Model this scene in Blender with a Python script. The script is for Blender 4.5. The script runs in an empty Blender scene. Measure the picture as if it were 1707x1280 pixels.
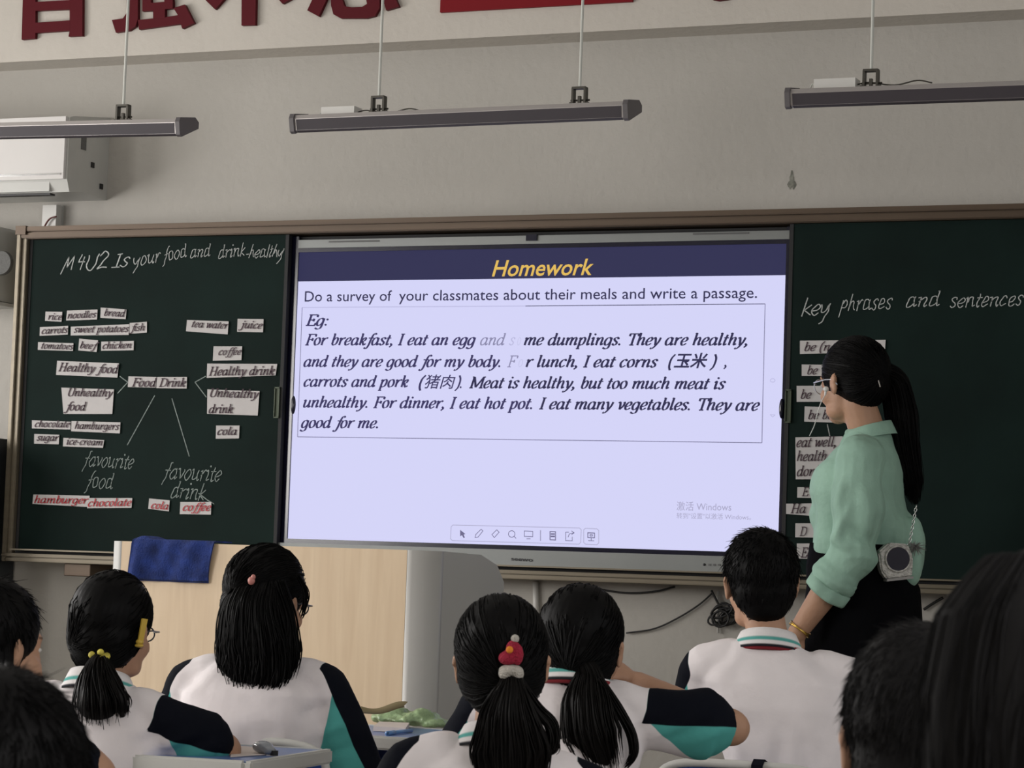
import bpy, bmesh, math, random
import numpy as np
from mathutils import Vector, Matrix

random.seed(7)
RNG = np.random.default_rng(7)
SC = bpy.context.scene
COL = SC.collection
PI = math.pi

# ------------------------------------------------------------------ camera
FPX = 4429.59                      # focal length in pixels of the 1707 wide frame
CAM = np.array([4.03557, -7.60772, 1.10])
YAW, PITCH, ROLL = -0.40584, 0.0718, 0.0348
_f = np.array([math.sin(YAW)*math.cos(PITCH), math.cos(YAW)*math.cos(PITCH), math.sin(PITCH)])
_r = np.array([math.cos(YAW), -math.sin(YAW), 0.0])
_u = np.cross(_r, _f)
_c, _s = math.cos(ROLL), math.sin(ROLL)
RT, UP, FW = _r*_c + _u*_s, -_r*_s + _u*_c, _f
cd = bpy.data.cameras.new('camera')
cd.sensor_width = 36.0
cd.lens = FPX/1707*36.0
cd.clip_start = 0.05
cd.dof.use_dof = True
cd.dof.focus_distance = 7.0
cd.dof.aperture_fstop = 20.0
cam = bpy.data.objects.new('camera', cd)
COL.objects.link(cam)
cam.matrix_world = Matrix(((RT[0], UP[0], -FW[0], CAM[0]), (RT[1], UP[1], -FW[1], CAM[1]),
                           (RT[2], UP[2], -FW[2], CAM[2]), (0, 0, 0, 1)))
SC.camera = cam


def at(px, py, d):
    """world point seen at a pixel of the photograph, at depth d metres"""
    return CAM + d*(RT*(px-853.5)/FPX - UP*(py-640)/FPX + FW)


def on(px, py, y=0.0):
    """world point seen at a pixel, on the plane parallel to the front wall at y"""
    d = RT*(px-853.5)/FPX - UP*(py-640)/FPX + FW
    return CAM + d*((y-CAM[1])/d[1])


# ------------------------------------------------------------------ light
SC.view_settings.view_transform = 'Standard'
SC.view_settings.look = 'None'
SC.view_settings.exposure = 0.0
SC.view_settings.gamma = 1.0
SC.view_settings.use_curve_mapping = False
w = bpy.data.worlds.new('world')
SC.world = w
w.use_nodes = True
w.node_tree.nodes['Background'].inputs[0].default_value = (0.75, 0.85, 1.0, 1)
w.node_tree.nodes['Background'].inputs[1].default_value = 0.6


def area(name, loc, target, sx, sy, power, color):
    l = bpy.data.lights.new(name, 'AREA')
    l.shape = 'RECTANGLE'; l.size = sx; l.size_y = sy; l.energy = power; l.color = color
    o = bpy.data.objects.new(name, l); COL.objects.link(o)
    o.location = loc
    o.rotation_euler = (Vector(target)-Vector(loc)).to_track_quat('-Z', 'Y').to_euler()
    return o


# daylight entering by the two left windows and the two right (corridor) windows
DAY = (1.0, 0.965, 0.93)
area('daylight', (-2.95, -2.1, 1.95), (0, -2.1, 1.7), 2.0, 1.4, 105, DAY)
area('daylight', (-2.95, -5.6, 1.95), (0, -5.6, 1.5), 2.6, 1.4, 190, DAY)
area('daylight', (5.35, -2.4, 1.95), (2, -2.4, 1.5), 1.8, 1.2, 10, DAY)
area('daylight', (5.35, -6.2, 1.95), (2, -6.2, 1.4), 2.6, 1.2, 62, DAY)


# ------------------------------------------------------------------ materials
def nt(name):
    m = bpy.data.materials.new(name); m.use_nodes = True
    return m, m.node_tree, m.node_tree.nodes['Principled BSDF']


def mat(name, col, rough=0.6, metal=0.0, spec=0.5, var=0.0, vscale=8.0, bump=0.0, bscale=60.0, stretch=None,
        emit=None, alpha=1.0, trans=0.0, coat=0.0):
    m, t, b = nt(name)
    b.inputs['Base Color'].default_value = (*col, 1)
    b.inputs['Roughness'].default_value = rough
    b.inputs['Metallic'].default_value = metal
    b.inputs['Specular IOR Level'].default_value = spec
    b.inputs['Alpha'].default_value = alpha
    b.inputs['Transmission Weight'].default_value = trans
    b.inputs['Coat Weight'].default_value = coat
    if emit:
        b.inputs['Emission Color'].default_value = (*emit, 1)
        b.inputs['Emission Strength'].default_value = 1.0
    if var or bump:
        tc = t.nodes.new('ShaderNodeTexCoord'); mp = t.nodes.new('ShaderNodeMapping')
        t.links.new(tc.outputs['Object'], mp.inputs['Vector'])
        if stretch: mp.inputs['Scale'].default_value = stretch
    if var:
        n = t.nodes.new('ShaderNodeTexNoise'); n.inputs['Scale'].default_value = vscale
        n.inputs['Detail'].default_value = 5
        t.links.new(mp.outputs[0], n.inputs['Vector'])
        r = t.nodes.new('ShaderNodeValToRGB')
        r.color_ramp.elements[0].position = 0.3; r.color_ramp.elements[1].position = 0.7
        r.color_ramp.elements[0].color = (*[c*(1-var) for c in col], 1)
        r.color_ramp.elements[1].color = (*[min(1, c*(1+var)) for c in col], 1)
        t.links.new(n.outputs['Fac'], r.inputs[0]); t.links.new(r.outputs[0], b.inputs['Base Color'])
    if bump:
        n = t.nodes.new('ShaderNodeTexNoise'); n.inputs['Scale'].default_value = bscale
        n.inputs['Detail'].default_value = 4
        t.links.new(mp.outputs[0], n.inputs['Vector'])
        k = t.nodes.new('ShaderNodeBump'); k.inputs['Strength'].default_value = bump
        k.inputs['Distance'].default_value = 0.01
        t.links.new(n.outputs['Fac'], k.inputs['Height']); t.links.new(k.outputs[0], b.inputs['Normal'])
    return m


M = {}
M['wall'] = mat('wall_paint', (0.44, 0.42, 0.385), 0.9, var=0.035, vscale=2.5, bump=0.25, bscale=45)
M['beam'] = mat('beam_paint', (0.54, 0.505, 0.455), 0.9, var=0.03, vscale=2.0, bump=0.2, bscale=45)
M['beam_under'] = mat('beam_plaster', (0.60, 0.57, 0.52), 0.9, var=0.03)
M['ceiling'] = mat('ceiling_paint', (0.7, 0.69, 0.66), 0.9)
M['floor'] = mat('floor_terrazzo', (0.30, 0.29, 0.27), 0.45, var=0.15, vscale=30)
M['stage'] = mat('stage_tile', (0.36, 0.33, 0.28), 0.5, var=0.1, vscale=12)
M['redpaint'] = mat('dark_red_acrylic', (0.085, 0.003, 0.008), 0.5, spec=0.15)
M['redplaque'] = mat('red_plaque_paint', (0.19, 0.005, 0.010), 0.5, spec=0.15)
M['bronze'] = mat('bronze_aluminium', (0.085, 0.058, 0.038), 0.42, metal=0.4, var=0.12, vscale=6, stretch=(0.3, 1, 12))
M['champagne'] = mat('champagne_aluminium', (0.165, 0.14, 0.10), 0.38, metal=0.4, var=0.08, vscale=6, stretch=(1, 1, 8))
M['board'] = mat('green_chalkboard', (0.0045, 0.0125, 0.0105), 0.7, spec=0.10, var=0.30, vscale=3.0)
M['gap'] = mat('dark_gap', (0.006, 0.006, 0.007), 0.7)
M['silver'] = mat('silver_bezel', (0.20, 0.21, 0.205), 0.4, metal=0.3, var=0.04, vscale=5)
M['blackglass'] = mat('black_glass_bezel', (0.006, 0.006, 0.02), 0.15)
M['slot'] = mat('speaker_slot', (0.10, 0.10, 0.10), 0.6)
M['chalk'] = mat('white_chalk', (0.40, 0.42, 0.41), 0.95, var=0.35, vscale=220)
M['chalkfaint'] = mat('faint_chalk', (0.22, 0.26, 0.245), 0.95, var=0.4, vscale=220)
M['paper'] = mat('card_paper', (0.50, 0.48, 0.475), 0.85, var=0.05, vscale=15)
M['ink'] = mat('dark_plum_ink', (0.055, 0.028, 0.04), 0.7)
M['inkred'] = mat('red_ink', (0.40, 0.035, 0.045), 0.7)
M['inkblack'] = mat('black_ink', (0.03, 0.03, 0.035), 0.7)
M['lampsilver'] = mat('lamp_aluminium', (0.46, 0.43, 0.42), 0.33, metal=0.7)
M['lampface'] = mat('unlit_lamp_face', (0.052, 0.045, 0.052), 0.4, spec=0.3)
M['lampcap'] = mat('lamp_end_cap', (0.10, 0.09, 0.095), 0.5)
M['rod'] = mat('painted_rod', (0.52, 0.53, 0.49), 0.5)
M['clip'] = mat('dark_steel_clip', (0.07, 0.065, 0.055), 0.45, metal=0.6)
M['whiteplastic'] = mat('white_plastic', (0.62, 0.61, 0.58), 0.4, var=0.03, vscale=5)
M['acgloss'] = mat('glossy_white_panel', (0.70, 0.68, 0.665), 0.08, coat=0.6)
M['acgrey'] = mat('grey_white_plastic', (0.50, 0.50, 0.475), 0.45, var=0.05, vscale=9)
M['chrome'] = mat('chrome', (0.8, 0.8, 0.8), 0.15, metal=1.0)
M['black'] = mat('black_plastic', (0.012, 0.012, 0.013), 0.5)
M['cable'] = mat('black_cable', (0.012, 0.012, 0.012), 0.55)
M['redcable'] = mat('dark_red_cable', (0.10, 0.015, 0.012), 0.55)
M['greymesh'] = mat('grey_speaker_cloth', (0.13, 0.13, 0.125), 0.9, var=0.2, vscale=300)
M['darkcab'] = mat('dark_cabinet_paint', (0.022, 0.026, 0.03), 0.5)
M['podgrey'] = mat('podium_grey_paint', (0.44, 0.43, 0.41), 0.5, var=0.02, vscale=4)
M['podwhite'] = mat('podium_white_edge', (0.66, 0.66, 0.64), 0.4)
M['towel'] = mat('blue_towel_pile', (0.012, 0.032, 0.17), 0.95, var=0.45, vscale=25, bump=0.7, bscale=260)
M['blueplastic'] = mat('blue_plastic', (0.035, 0.085, 0.30), 0.4, var=0.06, vscale=10)
M['deskblue'] = mat('desk_blue_laminate', (0.11, 0.20, 0.46), 0.28, var=0.05, vscale=14)
M['deskwhite'] = mat('desk_white_edge', (0.58, 0.58, 0.55), 0.45)
M['steel'] = mat('grey_steel_tube', (0.35, 0.36, 0.37), 0.4, metal=0.5)
M['sheet'] = mat('exercise_paper', (0.66, 0.58, 0.54), 0.8)
M['clear'] = mat('clear_grey_plastic', (0.33, 0.36, 0.40), 0.12, coat=0.7, trans=0.35)
M['penblue'] = mat('light_blue_plastic', (0.16, 0.33, 0.62), 0.3)
M['greenbag'] = mat('pale_green_film', (0.27, 0.38, 0.20), 0.3, var=0.3, vscale=40, bump=0.6, bscale=60)
M['kraft'] = mat('kraft_paper', (0.20, 0.16, 0.08), 0.7)
M['skin'] = None
M['hair'] = mat('black_hair', (0.0022, 0.0020, 0.0022), 0.55, spec=0.10)
M['hairwarm'] = mat('dark_brown_black_hair', (0.0036, 0.0028, 0.0027), 0.5, spec=0.14)
M['hairgrey'] = mat('soft_black_hair', (0.010, 0.0095, 0.0098), 0.7, spec=0.12)
M['navy'] = mat('navy_cotton', (0.006, 0.007, 0.012), 0.95, spec=0.1)
M['skirt'] = mat('black_skirt_cloth', (0.0022, 0.0022, 0.003), 0.9, spec=0.06, bump=0.3, bscale=25)
M['trousers'] = mat('navy_trousers', (0.012, 0.014, 0.03), 0.9)
M['shoe'] = mat('black_shoe', (0.012, 0.012, 0.012), 0.45)
M['mint'] = mat('mint_green_cotton', (0.265, 0.425, 0.34), 0.85, var=0.10, vscale=9, bump=0.55, bscale=22)
M['scarf'] = mat('red_neckerchief', (0.20, 0.008, 0.015), 0.8)
M['yellow'] = mat('yellow_plastic', (0.55, 0.37, 0.05), 0.4)
M['yellowtie'] = mat('yellow_hair_tie', (0.55, 0.47, 0.07), 0.6, var=0.4, vscale=60)
M['pink'] = mat('pink_clip', (0.50, 0.20, 0.17), 0.5)
M['knitred'] = mat('crimson_knit', (0.42, 0.010, 0.045), 0.85, bump=1.0, bscale=300)
M['knitwhite'] = mat('cream_knit', (0.62, 0.58, 0.52), 0.9, bump=1.0, bscale=300)
M['knityellow'] = mat('orange_yellow_felt', (0.70, 0.22, 0.015), 0.8)
M['gold'] = mat('gold', (0.65, 0.42, 0.10), 0.25, metal=0.9)
M['bag'] = mat('silver_glitter_leather', (0.46, 0.45, 0.42), 0.4, metal=0.25, var=0.35, vscale=120, bump=0.5, bscale=200)
M['bagside'] = mat('grey_bag_side', (0.25, 0.24, 0.23), 0.5)
M['eyewhite'] = mat('eye_white', (0.55, 0.53, 0.5), 0.2)
M['iris'] = mat('dark_iris', (0.015, 0.008, 0.005), 0.15)
M['glasses'] = mat('pale_clear_frame', (0.48, 0.50, 0.56), 0.15, coat=0.5)
M['glassesdark'] = mat('dark_wire_frame', (0.03, 0.03, 0.04), 0.3, metal=0.5)
M['earbud'] = mat('white_earbud', (0.62, 0.62, 0.60), 0.3)


def attr_mat(name, base, layers, rough=0.85, bump=0.3, bscale=60.0, var=0.04):
    """layers: list of (attribute, colour): colour where the attribute is above 0"""
    m, t, b = nt(name)
    b.inputs['Roughness'].default_value = rough
    b.inputs['Specular IOR Level'].default_value = 0.35 if 'skin' in name else 0.08
    tc = t.nodes.new('ShaderNodeTexCoord')
    n = t.nodes.new('ShaderNodeTexNoise'); n.inputs['Scale'].default_value = 14; n.inputs['Detail'].default_value = 5
    t.links.new(tc.outputs['Object'], n.inputs['Vector'])
    r = t.nodes.new('ShaderNodeValToRGB')
    r.color_ramp.elements[0].position = 0.3; r.color_ramp.elements[1].position = 0.7
    r.color_ramp.elements[0].color = (*[c*(1-var) for c in base], 1)
    r.color_ramp.elements[1].color = (*[c*(1+var) for c in base], 1)
    t.links.new(n.outputs['Fac'], r.inputs[0])
    last = r.outputs[0]
    for an, c in layers:
        a = t.nodes.new('ShaderNodeAttribute'); a.attribute_name = an
        g = t.nodes.new('ShaderNodeMapRange')
        g.inputs['From Min'].default_value = -0.0007; g.inputs['From Max'].default_value = 0.0007
        t.links.new(a.outputs['Fac'], g.inputs['Value'])
        x = t.nodes.new('ShaderNodeMixRGB'); x.inputs[2].default_value = (*c, 1)
        t.links.new(g.outputs[0], x.inputs[0]); t.links.new(last, x.inputs[1]); last = x.outputs[0]
    t.links.new(last, b.inputs['Base Color'])
    n2 = t.nodes.new('ShaderNodeTexNoise'); n2.inputs['Scale'].default_value = bscale; n2.inputs['Detail'].default_value = 4
    t.links.new(tc.outputs['Object'], n2.inputs['Vector'])
    k = t.nodes.new('ShaderNodeBump'); k.inputs['Strength'].default_value = bump; k.inputs['Distance'].default_value = 0.01
    t.links.new(n2.outputs['Fac'], k.inputs['Height']); t.links.new(k.outputs[0], b.inputs['Normal'])
    return m


M['polo'] = attr_mat('school_polo_cotton', (0.78, 0.73, 0.74), [('teal', (0.085, 0.36, 0.335)), ('navy', (0.0045, 0.0055, 0.010))],
                     bump=0.35, bscale=18, var=0.03)
M['collar'] = attr_mat('polo_collar_knit', (0.74, 0.71, 0.71), [('teal', (0.10, 0.36, 0.33)), ('navy', (0.02, 0.02, 0.025))], bump=0.2, bscale=300)
M['skin'] = attr_mat('skin', (0.42, 0.24, 0.155), [('lip', (0.30, 0.085, 0.075)), ('brow', (0.02, 0.013, 0.01))], rough=0.55, bump=0.12, bscale=90, var=0.05)
M['skindark'] = attr_mat('skin_tan', (0.33, 0.18, 0.12), [('lip', (0.25, 0.08, 0.07)), ('brow', (0.02, 0.013, 0.01))], rough=0.55, bump=0.12, bscale=90, var=0.05)


def wood_mat():
    m, t, b = nt('podium_birch_veneer')
    b.inputs['Roughness'].default_value = 0.45
    tc = t.nodes.new('ShaderNodeTexCoord'); mp = t.nodes.new('ShaderNodeMapping')
    mp.inputs['Scale'].default_value = (9, 9, 0.7)
    t.links.new(tc.outputs['Object'], mp.inputs['Vector'])
    n = t.nodes.new('ShaderNodeTexNoise'); n.inputs['Scale'].default_value = 4; n.inputs['Detail'].default_value = 8
    n.inputs['Distortion'].default_value = 0.6
    t.links.new(mp.outputs[0], n.inputs['Vector'])
    r = t.nodes.new('ShaderNodeValToRGB')
    r.color_ramp.elements[0].position = 0.25; r.color_ramp.elements[1].position = 0.75
    r.color_ramp.elements[0].color = (0.62, 0.46, 0.30, 1); r.color_ramp.elements[1].color = (0.73, 0.575, 0.395, 1)
    t.links.new(n.outputs['Fac'], r.inputs[0]); t.links.new(r.outputs[0], b.inputs['Base Color'])
    return m


M['wood'] = wood_mat()


def emit_mat(name, col, gloss=True):
    m, t, b = nt(name)
    b.inputs['Base Color'].default_value = (0.01, 0.01, 0.012, 1)
    b.inputs['Roughness'].default_value = 0.35
    b.inputs['Specular IOR Level'].default_value = 0.0
    b.inputs['Emission Color'].default_value = (*col, 1)
    b.inputs['Emission Strength'].default_value = 1.0
    return m


def srgb(r, g, b):
    f = lambda c: (c/255/12.92) if c/255 <= 0.04045 else ((c/255+0.055)/1.055)**2.4
    return (f(r), f(g), f(b))


M['slide'] = emit_mat('slide_white', srgb(212, 212, 247))
M['slideband'] = emit_mat('slide_navy_band', srgb(50, 50, 82))
M['slidetext'] = emit_mat('slide_dark_text', srgb(52, 50, 82))
M['slidetext2'] = emit_mat('slide_blue_grey_text', srgb(62, 58, 98))
M['slidefade1'] = emit_mat('slide_fading_text', srgb(140, 138, 172))
M['slidefade2'] = emit_mat('slide_faint_text', srgb(185, 184, 220))
M['slidefade3'] = emit_mat('slide_hardly_visible_text', srgb(200, 200, 234))
M['slidegold'] = emit_mat('slide_gold_title', srgb(226, 186, 92))
M['slideline'] = emit_mat('slide_thin_line', srgb(120, 118, 150))
M['slidewater'] = emit_mat('slide_pale_grey_text', srgb(168, 166, 196))
M['slideicon'] = emit_mat('slide_icon_grey', srgb(112, 108, 142))


# ------------------------------------------------------------------ object helpers
def link(name, me, m, parent=None, smooth=None):
    me.name = name
    if m is not None and not me.materials:
        me.materials.append(m)
    o = bpy.data.objects.new(name, me); COL.objects.link(o)
    if parent is not None: o.parent = parent
    if smooth is not None:
        me.polygons.foreach_set('use_smooth', [smooth]*len(me.polygons))
    return o


def tag(o, label, cat, group=None):
    o['label'] = label; o['category'] = cat
    if group: o['group'] = group
    return o


def thing(name, label, cat, loc=(0, 0, 0), rotz=0.0, group=None):
    o = bpy.data.objects.new(name, None); COL.objects.link(o)
    o.empty_display_size = 0.1
    o.location = loc; o.rotation_euler = (0, 0, rotz)
    return tag(o, label, cat, group)


def struct(o):
    o['kind'] = 'structure'; return o


class MB:
    """collects vertices and faces of one mesh"""
    def __init__(s): s.v = []; s.f = []; s.n = 0

    def add(s, v, f):
        v = np.asarray(v, float).reshape(-1, 3)
        s.v.append(v); s.f += [tuple(i+s.n for i in q) for q in f]; s.n += len(v)
        return s

    def mesh(s, name='mesh'):
        me = bpy.data.meshes.new(name)
        me.from_pydata(np.concatenate(s.v).tolist(), [], s.f)
        me.update(); return me

    def box(s, c, d, rot=None):
        c = np.array(c, float); d = np.array(d, float)/2
        v = np.array([[x, y, z] for x in (-1, 1) for y in (-1, 1) for z in (-1, 1)])*d
        if rot is not None: v = v@np.array(rot).T
        return s.add(v+c, [(0, 1, 3, 2), (4, 6, 7, 5), (0, 4, 5, 1), (2, 3, 7, 6), (0, 2, 6, 4), (1, 5, 7, 3)])

    def prism(s, poly, p0, e1, e2, e3):
        """poly: 2D points on axes e1,e2 from p0; extruded along e3"""
        p0, e1, e2, e3 = [np.array(a, float) for a in (p0, e1, e2, e3)]
        n = len(poly)
        a = np.array([p0+e1*x+e2*y for x, y in poly]); v = np.concatenate([a, a+e3])
        f = [tuple(range(n))[::-1], tuple(range(n, 2*n))] + [(i, (i+1) % n, n+(i+1) % n, n+i) for i in range(n)]
        return s.add(v, f)

    def tube(s, pts, r, k=8, closed=False, cap=True):
        P = np.array(pts, float); n = len(P)
        R = np.full(n, r, float) if np.isscalar(r) else np.array(r, float)
        T = np.gradient(P, axis=0) if not closed else np.roll(P, -1, 0)-np.roll(P, 1, 0)
        T /= np.linalg.norm(T, axis=1)[:, None]+1e-12
        ref = np.array([0, 0, 1.0]) if abs(T[0][2]) < 0.9 else np.array([1.0, 0, 0])
        N = np.cross(T[0], ref); N /= np.linalg.norm(N)
        V = []
        for i in range(n):
            N = N-T[i]*np.dot(N, T[i]); N /= np.linalg.norm(N)+1e-12
            B = np.cross(T[i], N)
            a = np.arange(k)*2*PI/k
            V.append(P[i]+R[i]*(np.cos(a)[:, None]*N+np.sin(a)[:, None]*B))
        f = []
        for i in range(n if closed else n-1):
            j = (i+1) % n
            for q in range(k):
                f.append((i*k+q, i*k+(q+1) % k, j*k+(q+1) % k, j*k+q))
        if cap and not closed:
            f.append(tuple(range(k))[::-1]); f.append(tuple((n-1)*k+q for q in range(k)))
        return s.add(np.concatenate(V), f)

    # closed blobs, later fused into one surface
    def ell(s, c, r, rot=None, nu=16, nv=10):
        V = [[0, 0, 1.0]]
        for i in range(1, nv):
            for j in range(nu):
                th = PI*i/nv; ph = 2*PI*j/nu
                V.append([math.sin(th)*math.cos(ph), math.sin(th)*math.sin(ph), math.cos(th)])
        V.append([0, 0, -1.0])
        V = np.array(V)*np.array(r)
        if rot is not None: V = V@np.array(rot).T
        f = [(0, 1+j, 1+(j+1) % nu) for j in range(nu)]
        for i in range(nv-2):
            a = 1+i*nu
            f += [(a+j, a+nu+j, a+nu+(j+1) % nu, a+(j+1) % nu) for j in range(nu)]
        a = 1+(nv-2)*nu; e = len(V)-1
        f += [(a+j, e, a+(j+1) % nu) for j in range(nu)]
        return s.add(V+np.array(c), f)

    def cone(s, p0, p1, r0, r1, k=14, round_ends=True):
        p0, p1 = np.array(p0, float), np.array(p1, float)
        d = p1-p0; L = np.linalg.norm(d); d = d/L
        if round_ends:
            pts = []; rr = []
            for a in (0.05, 0.35, 0.7): pts.append(p0-d*r0*math.cos(a*PI/2)); rr.append(r0*math.sin(a*PI/2))
            pts += [p0, p1]; rr += [r0, r1]
            for a in (0.7, 0.35, 0.05): pts.append(p1+d*r1*math.cos(a*PI/2)); rr.append(r1*math.sin(a*PI/2))
            return s.tube(_frame_safe(pts), rr, k)
        return s.tube([p0, p1], [r0, r1], k)

    def limb(s, pts, rr, k=14):
        """round-jointed tapered chain"""
        for a, b, r0, r1 in zip(pts[:-1], pts[1:], rr[:-1], rr[1:]): s.cone(a, b, r0, r1, k)
        return s

    def rings(s, rows, k=28):
        """closed loft of horizontal ellipses: rows (z, rx, ry, cx, cy)"""
        V = []
        for z, rx, ry, cx, cy in rows:
            for j in range(k):
                a = 2*PI*j/k; c_, s_ = math.cos(a), math.sin(a)
                e = 0.85
                V.append([cx+rx*math.copysign(abs(c_)**e, c_), cy+ry*math.copysign(abs(s_)**e, s_), z])
        n = len(rows)
        f = [(i*k+j, i*k+(j+1) % k, (i+1)*k+(j+1) % k, (i+1)*k+j) for i in range(n-1) for j in range(k)]
        f += [tuple(range(k))[::-1], tuple((n-1)*k+j for j in range(k))]
        return s.add(V, f)


def _frame_safe(pts): return [np.array(p) for p in pts]


def fuse(mb, voxel, smooth=3, fac=0.5):
    """fuse overlapping closed blobs into one continuous surface"""
    me = mb.mesh('tmp')
    bm = bmesh.new(); bm.from_mesh(me); bmesh.ops.recalc_face_normals(bm, faces=bm.faces); bm.to_mesh(me); bm.free()
    o = bpy.data.objects.new('tmp', me); COL.objects.link(o)
    r = o.modifiers.new('r', 'REMESH'); r.mode = 'VOXEL'; r.voxel_size = voxel; r.use_smooth_shade = True
    if smooth:
        q = o.modifiers.new('s', 'SMOOTH'); q.iterations = smooth; q.factor = fac
    dg = bpy.context.evaluated_depsgraph_get()
    out = bpy.data.meshes.new_from_object(o.evaluated_get(dg))
    bpy.data.objects.remove(o); bpy.data.meshes.remove(me)
    return out


def getv(me):
    a = np.empty(len(me.vertices)*3); me.vertices.foreach_get('co', a); return a.reshape(-1, 3)


def getn(me):
    a = np.empty(len(me.vertices)*3); me.vertices.foreach_get('normal', a); return a.reshape(-1, 3)


def setv(me, v): me.vertices.foreach_set('co', v.ravel()); me.update()


def setattr_f(me, name, vals):
    a = me.attributes.get(name) or me.attributes.new(name, 'FLOAT', 'POINT')
    a.data.foreach_set('value', np.asarray(vals, dtype=np.float32))


def wob(p, seed, freq, n=7):
    """smooth pseudo-noise field in -1..1"""
    g = np.random.default_rng(seed); out = np.zeros(len(p))
    for i in range(n):
        k = g.normal(size=3); k = k/np.linalg.norm(k)*freq*(0.6+1.2*g.random())
        out += np.sin(p@k+g.random()*6.28+0.8*np.sin(p@(g.normal(size=3)*freq*0.4)))
    return out/n*1.6


def folds(p, a, b, width, axis=1, seed=0):
    """ridge between two points: gaussian across, used for cloth folds"""
    a, b = np.array(a, float), np.array(b, float); m_ = np.ones(3); m_[axis] = 0; depth = (p-(a+b)/2)[:, axis]; near = np.exp(-(depth/.16)**4)
    p, a, b = p*m_, a*m_, b*m_; d = b-a; L = np.linalg.norm(d); d = d/L
    t = np.clip(((p-a)@d)/L, 0, 1); q = p-(a+t[:, None]*d*L)
    return near*np.exp(-(np.sum(q*q, 1))/(2*width*width))*np.sin(PI*np.clip(t, 0.02, 0.98))


# ------------------------------------------------------------------ lettering
def cr(pts, n=5, closed=False):
    """Catmull-Rom through 2D points"""
    P = [np.array(p, float) for p in pts]
    if len(P) < 3: return P
    E_ = [2*P[0]-P[1]]+P+[2*P[-1]-P[-2]]
    if closed: E_ = [P[-2]]+P+[P[1]]
    out = []
    for i in range(1, len(E_)-2):
        p0, p1, p2, p3 = E_[i-1], E_[i], E_[i+1], E_[i+2]
        for k in range(n):
            t = k/n
            out.append(0.5*((2*p1)+(-p0+p2)*t+(2*p0-5*p1+4*p2-p3)*t*t+(-p0+3*p1-3*p2+p3)*t**3))
    out.append(P[-1]); return out


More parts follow.
